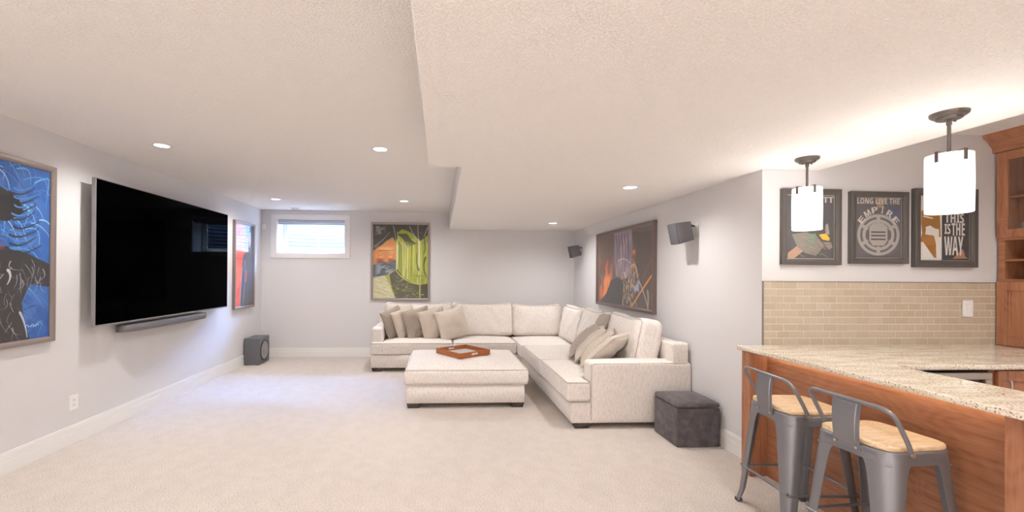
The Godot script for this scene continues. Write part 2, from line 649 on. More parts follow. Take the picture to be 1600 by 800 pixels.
func make_window() -> void:
	var root := Node3D.new()
	root.name = "window_1"
	add_child(root)
	tag(root, "small white sliding basement window in the back wall", "", "", "structure")
	root.position = V(-2.184, 1.743, BACK)
	var x0 := -2.757
	var x1 := -1.610
	var y0 := 1.743
	var y1 := 2.327
	var st := mb()
	# flat casing, mitred square, with a thin back band
	for c in [[x0 - 0.085, x1 + 0.082, y1, y1 + 0.075], [x0 - 0.085, x1 + 0.082, y0 - 0.076, y0], [x0 - 0.085, x0, y0, y1], [x1, x1 + 0.082, y0, y1]]:
		bx(st, c[0], c[1], c[2], c[3], BACK, BACK - 0.018, 0.003)
	put("casing", st, mats.trim, root)
	st = mb()
	var z1 := BACK + 0.30
	bx(st, x0, x0 + 0.012, y0, y1, BACK - 0.004, z1)
	bx(st, x1 - 0.012, x1, y0, y1, BACK - 0.004, z1)
	bx(st, x0 + 0.012, x1 - 0.012, y1 - 0.012, y1, BACK - 0.004, z1)
	bx(st, x0 + 0.012, x1 - 0.012, y0, y0 + 0.014, BACK - 0.004, z1)
	put("jamb", st, mats.trim, root)
	st = mb()
	var f := 0.045
	var zw := BACK + 0.27
	for c in [[x0 + 0.012, x0 + 0.012 + f, y0 + 0.014, y1 - 0.012], [x1 - 0.012 - f, x1 - 0.012, y0 + 0.014, y1 - 0.012], [x0 + 0.012 + f, x1 - 0.012 - f, y1 - 0.012 - f, y1 - 0.012], [x0 + 0.012 + f, x1 - 0.012 - f, y0 + 0.014, y0 + 0.014 + f]]:
		bx(st, c[0], c[1], c[2], c[3], zw, zw + 0.06, 0.004)
	put("window_frame", st, mats.white, root)
	var mid := -2.145
	for s in [[x0 + 0.057, mid + 0.02, 0.012], [mid - 0.02, x1 - 0.057, 0.036]]:
		st = mb()
		var w := 0.032
		var ya := y0 + 0.059
		var yb := y1 - 0.057
		var za: float = zw + s[2]
		for c in [[s[0], s[0] + w, ya, yb], [s[1] - w, s[1], ya, yb], [s[0] + w, s[1] - w, yb - w, yb], [s[0] + w, s[1] - w, ya, ya + w]]:
			bx(st, c[0], c[1], c[2], c[3], za, za + 0.022, 0.003)
		var sash := put("sash", st, mats.white, root)
		st = mb()
		quad(st, V(s[0] + w, ya + w, za + 0.011), V(s[1] - w, ya + w, za + 0.011), V(s[1] - w, yb - w, za + 0.011), V(s[0] + w, yb - w, za + 0.011))
		put("pane", st, mats.pane, sash)
	# rolled-up shade under the head of the frame
	var b := thing("roller_shade", "rolled-up blue-grey shade in a slim cassette at the top of the window", "shade", V(-2.184, 2.262, BACK + 0.05))
	st = mb()
	bx(st, x0 + 0.014, x1 - 0.014, 2.258, 2.313, BACK + 0.015, BACK + 0.085, 0.012, 3)
	put("cassette", st, flat(Color8(190, 197, 206), 0.6), b)
	st = mb()
	bx(st, x0 + 0.02, x1 - 0.02, 2.240, 2.257, BACK + 0.035, BACK + 0.055, 0.004)
	put("bottom_rail", st, flat(Color8(150, 162, 182), 0.5), b)
	# corrugated steel well outside
	st = mb()
	var cx := -2.184
	var n := 40
	var ys := []
	var yy := 1.45
	while yy < 2.62:
		ys.append(yy)
		yy += 0.0085
	var at := func(k: int, y: float) -> Vector3:
		var w := PI * k / n
		var r := 0.78 + 0.010 * sin(TAU * y / 0.068)
		return V(cx - r * cos(w), y, zb_out() + 0.10 + r * 0.95 * sin(w))
	for i in ys.size() - 1:
		for k in n:
			quad(st, at.call(k, ys[i]), at.call(k + 1, ys[i]), at.call(k + 1, ys[i + 1]), at.call(k, ys[i + 1]), 1)
	structure("window_well", st, mats.galvanised, "corrugated dark steel well outside the window")
	st = mb()
	bx(st, cx - 0.9, cx + 0.9, 1.3, 1.46, zb_out(), zb_out() + 1.0)
	structure("gravel", st, flat(Color8(110, 108, 104), 0.95), "grey gravel at the bottom of the window well")

func zb_out() -> float:
	return BACK + 0.33

# ---------------------------------------------------------------- lamps
func downlight(x: float, y: float, z: float, label: String, group := "recessed ceiling downlights") -> void:
	var o := thing("downlight", label, "ceiling light", V(x, y, z), group)
	var st := mb()
	lathe(st, [Vector2(0.056, -0.0035), Vector2(0.060, -0.006), Vector2(0.072, -0.005), Vector2(0.076, 0.0)], 32)
	put("trim_ring", st, mats.trim, o, false)
	st = mb()
	lathe(st, [Vector2(0.0, -0.004), Vector2(0.058, -0.0035)], 32)
	var glow := flat(Color.WHITE, 0.5)
	glow.emission_enabled = true
	glow.emission = Color(1.0, 0.97, 0.93)
	glow.emission_energy_multiplier = 6.0
	put("light_lens", st, glow, o, false)
	var l := SpotLight3D.new()
	l.name = "light"
	l.light_color = Color(1.0, 0.985, 0.965)
	l.light_energy = (2.5 if y > 2.3 else 1.9) * light_energy
	l.light_size = 0.05
	l.spot_angle = 80.0
	l.spot_angle_attenuation = 0.9
	l.spot_range = 20.0
	l.spot_attenuation = 2.0
	l.shadow_enabled = true
	l.position = Vector3(0, -0.012, 0)
	l.rotation.x = -PI / 2
	o.add_child(l)

func make_lamps() -> void:
	downlight(-2.35, HIGH, 3.72, "recessed downlight in the upper ceiling in front of the television's near end")
	downlight(-0.52, HIGH, 3.68, "recessed downlight in the upper ceiling beside the step of the lowered ceiling")
	downlight(-2.37, HIGH, 6.26, "recessed downlight in the upper ceiling in front of the window")
	downlight(-0.53, HIGH, 6.25, "recessed downlight in the upper ceiling above the green portrait print")
	downlight(1.665, LOW, 3.66, "recessed downlight in the lowered ceiling above the sofa arm and cube")
	downlight(1.668, LOW, 6.25, "recessed downlight in the lowered ceiling above the sofa's corner")
	for p in [[-2.35, HIGH, 1.15, "upper ceiling left of the viewer, beside the television wall"], [-0.75, HIGH, 1.15, "upper ceiling just above the viewer's left shoulder"], [-2.35, HIGH, -1.4, "upper ceiling behind the viewer, beside the left wall"], [-0.75, HIGH, -1.4, "upper ceiling behind the viewer, beside the ceiling's step"], [1.62, LOW, 0.85, "lowered ceiling right of the viewer, before the bar"], [1.2, LOW, -1.4, "lowered ceiling behind the viewer"], [3.6, HIGH, 1.6, "upper ceiling inside the bar, by the hutch"], [3.6, HIGH, -0.6, "upper ceiling inside the bar, behind the viewer"]]:  # out of view, placed to brighten the room evenly
		downlight(p[0], p[1], p[2], "unseen recessed downlight placed to brighten the room, in the " + p[3], "unseen downlights placed to brighten the room")
	for x in [-1.9, 1.0]:
		fill_floor_lamp(x, -2.2, "added fill light built as a drum shade floor lamp behind the viewer, " + ("near the left wall" if x < 0 else "near the bar side"))
	pendant(2.40, 2.665, "white glass pendant lamp hanging farther along the bar, in front of the left print")
	pendant(2.40, 1.885, "white glass pendant lamp hanging nearest over the bar, in front of the right print")

func fill_floor_lamp(x: float, z: float, label: String) -> void:  # fill light added behind the viewer to brighten surfaces facing the camera
	var o := thing("fill_floor_lamp", label, "floor lamp", V(x, 0, z), "added fill lamps behind the viewer")
	var st := mb()
	lathe(st, [Vector2(0.0, 0.0), Vector2(0.15, 0.0), Vector2(0.15, 0.015), Vector2(0.02, 0.03), Vector2(0.012, 0.04), Vector2(0.012, 1.50)], 32)
	put("base", st, mats.bronze, o, false)
	st = mb()
	lathe(st, [Vector2(0.22, 1.48), Vector2(0.215, 1.49), Vector2(0.20, 1.83), Vector2(0.195, 1.83), Vector2(0.21, 1.48), Vector2(0.22, 1.48)], 40)
	var cloth := flat(Color8(246, 240, 230), 0.9)
	cloth.backlight_enabled = true
	cloth.backlight = Color(1.0, 1.0, 1.0)
	put("lamp_shade", st, cloth, o, false)
	st = mb()
	lathe(st, [Vector2(0.0, 1.56), Vector2(0.03, 1.58), Vector2(0.045, 1.63), Vector2(0.03, 1.68), Vector2(0.0, 1.70)], 24)
	var glow := flat(Color.WHITE, 0.5)
	glow.emission_enabled = true
	glow.emission = Color(1.0, 0.97, 0.93)
	glow.emission_energy_multiplier = 4.0
	put("bulb", st, glow, o, false)
	var l := OmniLight3D.new()
	l.name = "light"
	l.light_color = Color(1.0, 0.97, 0.93)
	l.light_energy = 13.0 * light_energy
	l.light_size = 0.05
	l.omni_range = 20.0
	l.omni_attenuation = 2.0
	l.shadow_enabled = true
	l.position = Vector3(0, 1.63, 0)
	o.add_child(l)

func pendant(x: float, z: float, label: String) -> void:
	var o := thing("pendant_lamp", label, "pendant lamp", V(x, LOW, z), "pendant lamps over the bar")
	var st := mb()
	lathe(st, [Vector2(0.0, -0.034), Vector2(0.040, -0.034), Vector2(0.046, -0.030), Vector2(0.048, -0.022), Vector2(0.056, -0.021), Vector2(0.061, -0.017), Vector2(0.066, -0.012), Vector2(0.067, 0.0)], 40, Vector3.ZERO, -1)
	put("canopy", st, mats.bronze, o, false)
	for s in [-1.0, 1.0]:
		st = mb()
		lathe(st, [Vector2(0.0, -0.042), Vector2(0.005, -0.041), Vector2(0.006, -0.033)], 12, Vector3(s * 0.030, 0, 0.0))
		put("screw_cap", st, mats.bronze, o, false)
	st = mb()
	lathe(st, [Vector2(0.007, -0.215), Vector2(0.007, -0.06), Vector2(0.010, -0.058), Vector2(0.010, -0.034)], 16)
	put("rod", st, mats.bronze, o, false)
	var glow := flat(Color.WHITE, 0.4)
	glow.emission_enabled = true
	glow.emission = Color(1.0, 0.97, 0.93)
	glow.emission_energy_multiplier = 1.6
	st = mb()
	var prof := []
	for q in [[0.0, -0.474], [0.076, -0.474], [0.0785, -0.473], [0.0795, -0.470], [0.0805, -0.40], [0.081, -0.335], [0.0805, -0.27], [0.0795, -0.203], [0.0785, -0.200], [0.076, -0.199], [0.0, -0.199]]:
		prof.append(Vector2(q[0], q[1]))
	lathe(st, prof, 48)
	put("lamp_shade", st, glow, o, false)
	# a cross bar over the glass with bent clips
	st = mb()
	plain(st, Vector3(0, -0.196, 0), Vector3(0.012, 0.004, 0.012))
	for deg in [191.0, 255.0, 11.0, 75.0]:
		var turn := Basis(Vector3.UP, deg_to_rad(deg))
		plain(st, turn * Vector3(0.042, -0.194, 0), Vector3(0.044, 0.003, 0.006), turn)
		plain(st, turn * Vector3(0.0845, -0.216, 0), Vector3(0.0025, 0.025, 0.006), turn)
	put("clip_bar", st, mats.bronze, o, false)
	var l := OmniLight3D.new()
	l.name = "light"
	l.light_color = Color(1.0, 0.985, 0.965)
	l.light_energy = 0.17 * light_energy
	l.light_size = 0.06
	l.omni_range = 20.0
	l.omni_attenuation = 2.0
	l.shadow_enabled = true
	l.position = Vector3(0, -0.335, 0)
	o.add_child(l)

# ---------------------------------------------------------------- sofa
func seat_cushion(parent: Node3D, x0: float, x1: float, z0: float, z1: float, y0: float, y1: float, crown: float, ear := [], outline := []) -> void:
	# a domed box; ear: a second block in front of the arm, outline: the piped plan
	var st := mb()
	var h := Vector3((x1 - x0) / 2, (y1 - y0) / 2, (z1 - z0) / 2)
	var n := noise(int(x0 * 100) + int(z0 * 10), 3.0, FastNoiseLite.TYPE_SIMPLEX_SMOOTH, 2)
	var d := func(p: Vector3) -> Vector3:
		var u := p.x / h.x
		var w := p.z / h.z
		var q := p
		if p.y > 0.0:
			q.y += (crown * (1.0 - pow(absf(u), 3.0)) * (1.0 - pow(absf(w), 3.0)) + 0.006 * n.get_noise_2d(p.x, p.z) * (1.0 - u * u * w * w)) * p.y / h.y
		var side := 1.0 - pow(p.y / h.y, 2.0)
		q.x += signf(u) * 0.008 * side * pow(absf(u), 6.0)
		q.z += signf(w) * 0.008 * side * pow(absf(w), 6.0)
		return q
	soft(st, V((x0 + x1) / 2, (y0 + y1) / 2, (z0 + z1) / 2), h, 0.034, 14, 4, d)
	if ear:
		soft(st, V((ear[0] + ear[1]) / 2, (y0 + y1) / 2, (ear[2] + ear[3]) / 2), Vector3((ear[1] - ear[0]) / 2, (y1 - y0) / 2, (ear[3] - ear[2]) / 2), 0.034, 5, 4)
	var c := put("seat_cushion", st, mats.sofa, parent)
	var pts: Array = outline if outline else [Vector2(x0, z0), Vector2(x1, z0), Vector2(x1, z1), Vector2(x0, z1)]
	var poly := inset(round_poly(pts, 0.034, 6), 0.006)
	st = mb()
	tube(st, path3(poly, y1 - 0.005), 0.0055, 6, true)
	tube(st, path3(poly, y0 + 0.008), 0.005, 6, true)
	put("piping", st, mats.shaded_welt, c)

func back_cushion(parent: Node3D, at: Vector3, w: float, h: float, t: float, turn: float, lean: float, seed_: int, sag := 0.02) -> void:
	# local: x along the sofa, y up, +z the face one leans on
	var n := noise(seed_, 2.6, FastNoiseLite.TYPE_SIMPLEX_SMOOTH, 2)
	var fine := noise(seed_ + 5, 7.0, FastNoiseLite.TYPE_SIMPLEX_SMOOTH, 2)
	var hx := w / 2
	var hy := h / 2
	var d := func(p: Vector3) -> Vector3:
		var u := p.x / hx
		var v := p.y / hy
		var full := (1.0 - u * u * u * u) * (1.0 - v * v)
		var q := p
		q.z += signf(p.z) * full * 0.030
		q.y -= maxf(0.0, v) * sag * (1.0 - u * u) * 0.6
		q.y += 0.018 * maxf(0.0, v) * absf(u) * absf(u)
		q.x += signf(u) * absf(u) * 0.012 * (1.0 - v * v)
		# the thickness thins towards the top
		q.z *= 1.0 - 0.22 * (v * 0.5 + 0.5)
		# creases that fan out from the lower corners
		var crease := fine.get_noise_2d(p.x * 1.0 + p.y * 0.55 * signf(u), p.y * 0.22) * 0.024
		q.z += signf(p.z) * (n.get_noise_2d(p.x, p.y) * 0.018 + crease) * (0.4 + 0.6 * absf(u))
		return q
	var st := mb()
	var b := Basis(Vector3.UP, turn) * Basis(Vector3.RIGHT, -lean)
	soft(st, at, Vector3(hx, hy, t / 2), 0.065, 22, 4, d, b)
	var c := put("back_cushion", st, mats.sofa, parent)
	st = mb()
	var ring := []
	for k in 64:
		var a := TAU * k / 64.0
		var sx := signf(cos(a)) * pow(absf(cos(a)), 0.22)
		var sy := signf(sin(a)) * pow(absf(sin(a)), 0.22)
		var p := Vector3(sx * (hx - 0.012), sy * (hy - 0.012), t / 2 - 0.010)
		ring.append(b * (d.call(p) as Vector3) + at)
	tube(st, ring, 0.004, 5, true)
	put("piping", st, mats.shaded_welt, c)

func make_sofa() -> void:
	var o := thing("sectional_sofa", "large L-shaped oatmeal chenille sectional sofa along the back and right walls", "sofa", V(0.7, 0, 6.7))
	var st := mb()
	var poly := round_poly([Vector2(-0.99, 6.195), Vector2(1.205, 6.195), Vector2(1.205, 3.832), Vector2(2.30, 3.832), Vector2(2.30, 7.235), Vector2(-0.99, 7.235)], 0.02, 3)
	slab(st, poly, [Vector2(0.006, 0.052), Vector2(0, 0.058), Vector2(-0.002, 0.15), Vector2(0, 0.236), Vector2(0.008, 0.242)])
	put("base", st, mats.sofa, o)
	# back frames
	st = mb()
	soft(st, V(0.66, 0.505, 7.15), Vector3(1.65, 0.275, 0.085), 0.03, 4, 3)
	put("back_frame", st, mats.sofa, o)
	st = mb()
	soft(st, V(2.235, 0.505, 5.56), Vector3(0.072, 0.275, 1.64), 0.028, 4, 3)
	put("back_frame", st, mats.sofa, o)
	# arms
	st = mb()
	soft(st, V(-0.920, 0.425, 6.69), Vector3(0.082, 0.195, 0.385), 0.04, 4, 4)
	put("arm", st, mats.sofa, o)
	st = mb()
	var ax := 1.865
	var arm_d := func(p: Vector3) -> Vector3:
		var q := p
		if p.y > 0.0:
			q.y += 0.012 * (1.0 - pow(p.x / 0.48, 2.0)) * (p.y / 0.28)
		return q
	soft(st, V(ax - 0.005, 0.33, 3.920), Vector3(0.482, 0.275, 0.099), 0.035, 8, 4, arm_d)
	var arm := put("arm", st, mats.sofa, o)
	st = mb()
	var rim := bend([V(1.390, 0.08, 3.828), V(1.390, 0.596, 3.828), V(2.285, 0.598, 3.828)], 0.035)
	tube(st, rim, 0.005, 6)
	put("piping", st, mats.shaded_welt, arm)
	# the end of the right back frame stands on the arm
	st = mb()
	soft(st, V(2.230, 0.68, 3.90), Vector3(0.082, 0.105, 0.07), 0.022, 3, 3)
	put("back_end", st, mats.sofa, o)
	# feet
	for p in [[-0.90, 6.24], [-0.90, 7.1], [1.31, 3.885], [2.10, 3.885], [2.2, 7.1], [1.28, 5.9]]:
		st = mb()
		slab(st, PackedVector2Array([Vector2(p[0] - 0.075, p[1] - 0.05), Vector2(p[0] + 0.075, p[1] - 0.05), Vector2(p[0] + 0.075, p[1] + 0.05), Vector2(p[0] - 0.075, p[1] + 0.05)]), [Vector2(0.012, 0.0), Vector2(0.0, 0.052)])
		put("foot", st, mats.foot, o)
	# seat cushions
	seat_cushion(o, -0.833, 0.19, 6.175, 6.99, 0.245, 0.412, 0.035, [-1.0, -0.78, 6.175, 6.328], [Vector2(-1.0, 6.175), Vector2(0.19, 6.175), Vector2(0.19, 6.99), Vector2(-0.833, 6.99), Vector2(-0.833, 6.328), Vector2(-1.0, 6.328)])
	seat_cushion(o, 0.205, 1.13, 6.175, 6.99, 0.245, 0.412, 0.035)
	seat_cushion(o, 1.14, 2.10, 5.90, 6.99, 0.245, 0.415, 0.03)
	seat_cushion(o, 1.155, 2.12, 4.866, 5.885, 0.245, 0.430, 0.035)
	seat_cushion(o, 1.160, 2.12, 4.025, 4.85, 0.250, 0.432, 0.030, [1.160, 1.385, 3.816, 4.10], [Vector2(1.160, 3.816), Vector2(1.385, 3.816), Vector2(1.385, 4.025), Vector2(2.12, 4.025), Vector2(2.12, 4.85), Vector2(1.160, 4.85)])
	# back cushions: three on the back wall, three on the right wall
	back_cushion(o, V(-0.335, 0.685, 6.86), 1.06, 0.52, 0.26, 0.0, 0.16, 1)
	back_cushion(o, V(0.685, 0.685, 6.86), 0.97, 0.52, 0.26, 0.0, 0.16, 2)
	back_cushion(o, V(1.56, 0.675, 6.84), 0.79, 0.50, 0.26, 0.0, 0.16, 3)
	back_cushion(o, V(2.02, 0.675, 6.20), 0.86, 0.52, 0.26, -PI / 2, 0.16, 4)
	back_cushion(o, V(2.02, 0.690, 5.31), 0.88, 0.53, 0.26, -PI / 2, 0.16, 5)
	back_cushion(o, V(2.02, 0.705, 4.44), 0.84, 0.54, 0.26, -PI / 2, 0.20, 6)

func throw_pillow(label: String, m: Material, at: Vector3, w: float, t: float, b: Basis, seed_: int, group: String) -> void:
	var o := thing("throw_pillow", label, "throw pillow", at, group)
	o.basis = b
	var n := noise(seed_, 5.0, FastNoiseLite.TYPE_SIMPLEX_SMOOTH, 2)
	var N := 18
	var edge := func(u: float, v: float) -> Vector2: return Vector2(u * (1.0 - 0.07 * (1.0 - v * v)), v * (1.0 - 0.07 * (1.0 - u * u))) * w / 2
	var st := mb()
	for s: float in [1.0, -1.0]:
		var g := []
		for i in N + 1:
			var row := []
			for j in N + 1:
				var u := sin(PI / 2 * (2.0 * i / N - 1.0))
				var v := sin(PI / 2 * (2.0 * j / N - 1.0))
				var e: Vector2 = edge.call(u, v)
				var z := pow(maxf(0.0, (1.0 - u * u) * (1.0 - v * v)), 0.42) * t / 2
				z *= 1.0 + 0.35 * n.get_noise_3d(e.x, e.y, s)
				var c := 1.0 - (1.0 - absf(u)) * (1.0 - absf(v))
				z += 0.010 * n.get_noise_2d(e.x * 3.0, e.y * 3.0) * c * (1.0 if z > 0.004 else 0.0)
				row.append(Vector3(e.x, e.y, s * z).snapped(Vector3(1e-5, 1e-5, 1e-5)))
			g.append(row)
		for i in N:
			for j in N:
				if s > 0:
					quad(st, g[i][j], g[i + 1][j], g[i + 1][j + 1], g[i][j + 1], 1)
				else:
					quad(st, g[i][j], g[i][j + 1], g[i + 1][j + 1], g[i + 1][j], 1)
	var body := put("cushion_cover", st, m, o, false)
	st = mb()
	var ring := []
	for k in 4:
		for j in 16:
			var q := -1.0 + 2.0 * j / 16.0
			var uv: Vector2 = [Vector2(q, -1), Vector2(1, q), Vector2(-q, 1), Vector2(-1, -q)][k]
			var e: Vector2 = edge.call(uv.x, uv.y)
			ring.append(Vector3(e.x, e.y, 0))
	tube(st, ring, 0.006, 6, true)
	put("piping", st, m, body, false)

func make_throw_pillows() -> void:
	var g := "throw pillows at the left end of the sofa"
	var left := [
		["dark taupe velvet pillow leaning on the sofa's left arm, leftmost of its row", "pillow_taupe", -0.70, 6.66, 0.95, 0.26],
		["beige pillow second from the left arm of the sofa, between two taupe pillows", "pillow_beige", -0.525, 6.62, 0.85, 0.24],
		["taupe velvet pillow in the middle of the five at the sofa's left end", "pillow_taupe", -0.33, 6.58, 0.55, 0.20],
		["beige pillow leaning behind the frontmost pale pillow at the sofa's left end", "pillow_beige", -0.09, 6.55, 0.55, 0.20],
		["wide pale beige pillow, rightmost and foremost of the row at the sofa's left end", "pillow_light", 0.19, 6.52, 0.22, 0.24]]
	for k in left.size():
		var p: Array = left[k]
		var b: Basis = Basis(Vector3.UP, p[4]) * Basis(Vector3.BACK, p[5]) * Basis(Vector3.RIGHT, -0.22)
		throw_pillow(p[0], mats[p[1]], V(p[2], 0.655, p[3]), 0.46, 0.15, b, 70 + k, g)
	g = "throw pillows at the right end of the sofa"
	var right := [
		["taupe pillow squeezed upright between the right-hand back cushions, only its top showing", "pillow_taupe", 1.90, 0.74, 4.98, -0.2, 0.35],
		["dark taupe velvet pillow, farthest from the arm in the slanting row on the right", "pillow_taupe", 1.66, 0.66, 4.82, -0.30, 0.74],
		["mid beige pillow second in the slanting row by the right arm", "pillow_beige", 1.66, 0.66, 4.62, -0.33, 0.74],
		["beige pillow third in the slanting row, just behind the palest pillow", "pillow_beige", 1.67, 0.66, 4.42, -0.40, 0.76],
		["palest pillow nearest the sofa's right arm, lit on its near side", "pillow_light", 1.68, 0.655, 4.20, -0.78, 0.80]]
	for k in right.size():
		var p: Array = right[k]
		# faces the room (-x), turned away from the viewer, leaning back
		var b: Basis = Basis(Vector3.UP, -PI / 2 + p[5]) * Basis(Vector3.RIGHT, -p[6])
		throw_pillow(p[0], mats[p[1]], V(p[2], p[3], p[4]), 0.47, 0.15, b, 80 + k, g)

func make_ottoman() -> void:
	var o := thing("ottoman", "large square-edged oatmeal chenille ottoman in front of the sofa", "ottoman", V(0.28, 0, 5.05))
	var st := mb()
	slab(st, round_poly([Vector2(-0.345, 4.468), Vector2(0.905, 4.468), Vector2(0.905, 5.64), Vector2(-0.345, 5.64)], 0.02, 3), [Vector2(0.006, 0.055), Vector2(0, 0.06), Vector2(-0.003, 0.15), Vector2(0, 0.24), Vector2(0.01, 0.25)])
	put("base", st, mats.sofa, o)
	seat_cushion(o, -0.360, 0.938, 4.452, 5.655, 0.247, 0.408, 0.055)
	for p in [[-0.27, 4.53], [0.83, 4.53], [-0.27, 5.57], [0.83, 5.57]]:
		st = mb()
		slab(st, PackedVector2Array([Vector2(p[0] - 0.07, p[1] - 0.055), Vector2(p[0] + 0.07, p[1] - 0.055), Vector2(p[0] + 0.07, p[1] + 0.055), Vector2(p[0] - 0.07, p[1] + 0.055)]), [Vector2(0.012, 0.0), Vector2(0.0, 0.057)])
		put("foot", st, mats.foot, o)
	# the tray, turned about 35 degrees
	var y := 0.4655
	var t := thing("serving_tray", "square orange-brown wooden tray with cut-out handles on the ottoman", "tray", V(0.278, y, 5.06), "", 0.620)
	var hw := 0.228
	st = mb()
	plain(st, Vector3(0, 0.005, 0), Vector3(hw - 0.012, 0.005, hw - 0.012))
	put("tray_bottom", st, flat(Color8(206, 204, 208), 0.25), t, false)
	for k in 4:
		st = mb()
		var turn := Basis(Vector3.UP, PI / 2 * k)
		var add := func(x0: float, x1: float, y0: float, y1: float) -> void:
			plain(st, turn * Vector3((x0 + x1) / 2, (y0 + y1) / 2, hw - 0.0065), Vector3((x1 - x0) / 2, (y1 - y0) / 2, 0.0065), turn)
		var e := hw if k % 2 == 0 else hw - 0.0131
		if k % 2 == 0:
			add.call(-e, -0.05, 0.0, 0.058)
			add.call(0.05, e, 0.0, 0.058)
			add.call(-0.05, 0.05, 0.0, 0.022)
			add.call(-0.05, 0.05, 0.044, 0.058)
		else:
			add.call(-e, e, 0.0, 0.058)
		put("tray_side", st, mats.tray, t, false)

func make_cube() -> void:
	var o := thing("storage_cube", "dark grey-purple suede storage cube with padded lid by the sofa's right arm", "footstool", V(2.127, 0, 3.575))
	var st := mb()
	soft(st, V(2.127, 0.160, 3.572), Vector3(0.183, 0.158, 0.188), 0.012, 2, 2)
	put("box", st, mats.suede, o)
	st = mb()
	var d := func(p: Vector3) -> Vector3:
		var q := p
		if p.y > 0.0:
			q.y += 0.016 * (1.0 - pow(absf(p.x / 0.184), 3.0)) * (1.0 - pow(absf(p.z / 0.189), 3.0))
		return q
	soft(st, V(2.127, 0.341, 3.573), Vector3(0.184, 0.0205, 0.189), 0.018, 10, 4, d)
	var lid := put("lid", st, mats.suede, o)
	st = mb()
	tube(st, path3(round_poly([Vector2(1.945, 3.386), Vector2(2.309, 3.386), Vector2(2.309, 3.760), Vector2(1.945, 3.760)], 0.02, 4), 0.345), 0.003, 5, true)
	put("seam", st, mats.suede, lid)

# ---------------------------------------------------------------- bar
func make_bar() -> void:
	var o := thing("bar_counter_base", "cherry wood bar front with recessed panel between two posts", "bar", V(2.4, 0, 2.2))
	var st := mb()
	bx(st, 2.307, 2.325, 0.0, 0.876, 1.40, 2.90)
	put("front_panel", st, mats.cherry_flat, o)
	for z in [[2.878, 2.962], [1.395, 1.530]]:
		st = mb()
		bx(st, 2.180, 2.330, 0.0, 0.876, z[0], z[1], 0.003)
		put("post", st, mats.cherry, o)
	st = mb()
	bx(st, 2.325, 2.545, 0.0, 0.876, 1.395, 2.29)
	put("carcass", st, mats.cherry, o)
	# unseen light strip under the overhang, placed to light the front panel
	o = thing("unseen_light_strip", "slim unseen light strip under the bar top overhang, placed to light the front panel", "light strip", V(2.285, 0.868, 2.2))
	st = mb()
	bx(st, 2.272, 2.306, 0.871, 0.8755, 1.54, 2.87)
	put("channel", st, mats.steel, o)
	st = mb()
	bx(st, 2.278, 2.300, 0.868, 0.871, 1.55, 2.86)
	var glow := flat(Color.WHITE, 0.5)
	glow.emission_enabled = true
	glow.emission = Color(1.0, 0.93, 0.82)
	glow.emission_energy_multiplier = 1.0
	put("light_lens", st, glow, o)
	var l := AreaLight3D.new()
	l.name = "light"
	l.area_size = Vector2(0.02, 1.30)
	l.light_color = Color(1.0, 0.93, 0.82)
	l.light_energy = 0.10 * light_energy
	l.shadow_enabled = true
	o.add_child(l)
	l.position = Vector3(0.004, -0.003, 0)
	l.rotation = Vector3(-PI / 2, 0, 0)
	o = thing("granite_countertop", "cream speckled granite worktop, L-shaped over bar and back cabinets", "countertop", V(2.4, 0.876, 2.3))
	st = mb()
	var poly := round_poly([Vector2(2.150, 1.25), Vector2(2.568, 1.25), Vector2(2.568, 2.275), Vector2(FAR - 0.002, 2.275), Vector2(FAR - 0.002, BAR - 0.001), Vector2(2.150, BAR - 0.001)], 0.006, 2)
	slab(st, poly, [Vector2(0.004, 0.8765), Vector2(0.001, 0.879), Vector2(0.0, 0.883), Vector2(0.0, 0.899), Vector2(0.0015, 0.904), Vector2(0.005, 0.906)])
	put("slab", st, mats.granite, o)
	# under-counter cabinets facing the bar's inside
	o = thing("wine_fridge", "stainless framed under-counter drinks fridge behind the bar", "fridge", V(2.92, 0, 2.6))
	st = mb()
	bx(st, 2.62, 3.205, 0.02, 0.855, 2.345, 2.95)
	put("body", st, mats.black, o)
	st = mb()
	for c in [[2.622, 3.205, 0.815, 0.855], [2.622, 3.205, 0.06, 0.10], [2.622, 2.664, 0.10, 0.815], [3.163, 3.205, 0.10, 0.815]]:
		bx(st, c[0], c[1], c[2], c[3], 2.300, 2.340, 0.004)
	var door := put("door", st, mats.steel, o)
	st = mb()
	quad(st, V(2.664, 0.10, 2.315), V(3.163, 0.10, 2.315), V(3.163, 0.815, 2.315), V(2.664, 0.815, 2.315))
	var tint := StandardMaterial3D.new()
	tint.albedo_color = Color(0.05, 0.05, 0.06, 0.5)
	tint.transparency = BaseMaterial3D.TRANSPARENCY_ALPHA
	tint.roughness = 0.05
	put("glass", st, tint, door)
	st = mb()
	lathe(st, [Vector2(0.008, 0.0), Vector2(0.008, 0.006), Vector2(0.0, 0.006)], 12, V(2.915, 0.835, 2.300), 1, Basis(Vector3.RIGHT, PI / 2))
	put("lock", st, mats.steel, door)
	st = mb()
	for k in 4:
		bx(st, 2.66, 3.17, 0.20 + 0.15 * k, 0.206 + 0.15 * k, 2.32, 2.344)
	put("rack", st, mats.steel, o)
	o = thing("base_cabinet", "cherry wood under-counter cabinet right of the drinks fridge", "cabinet", V(3.8, 0, 2.6))
	st = mb()
	bx(st, 3.208, FAR - 0.003, 0.09, 0.876, 2.322, 2.95)
	put("body", st, mats.cherry, o)
	st = mb()
	bx(st, 3.208, FAR - 0.003, 0.0, 0.09, 2.38, 2.95)
	put("toe_kick", st, mats.black, o)
	for d in [[3.243, 3.745], [3.755, 4.26]]:
		shaker(o, d[0], d[1], 0.11, 0.865, 2.322)
	o = thing("inner_cabinet", "cherry wood corner filler between bar and drinks fridge", "cabinet", V(2.47, 0, 2.6))
	st = mb()
	bx(st, 2.335, 2.615, 0.0, 0.876, 2.33, 2.95)
	put("body", st, mats.cherry, o)

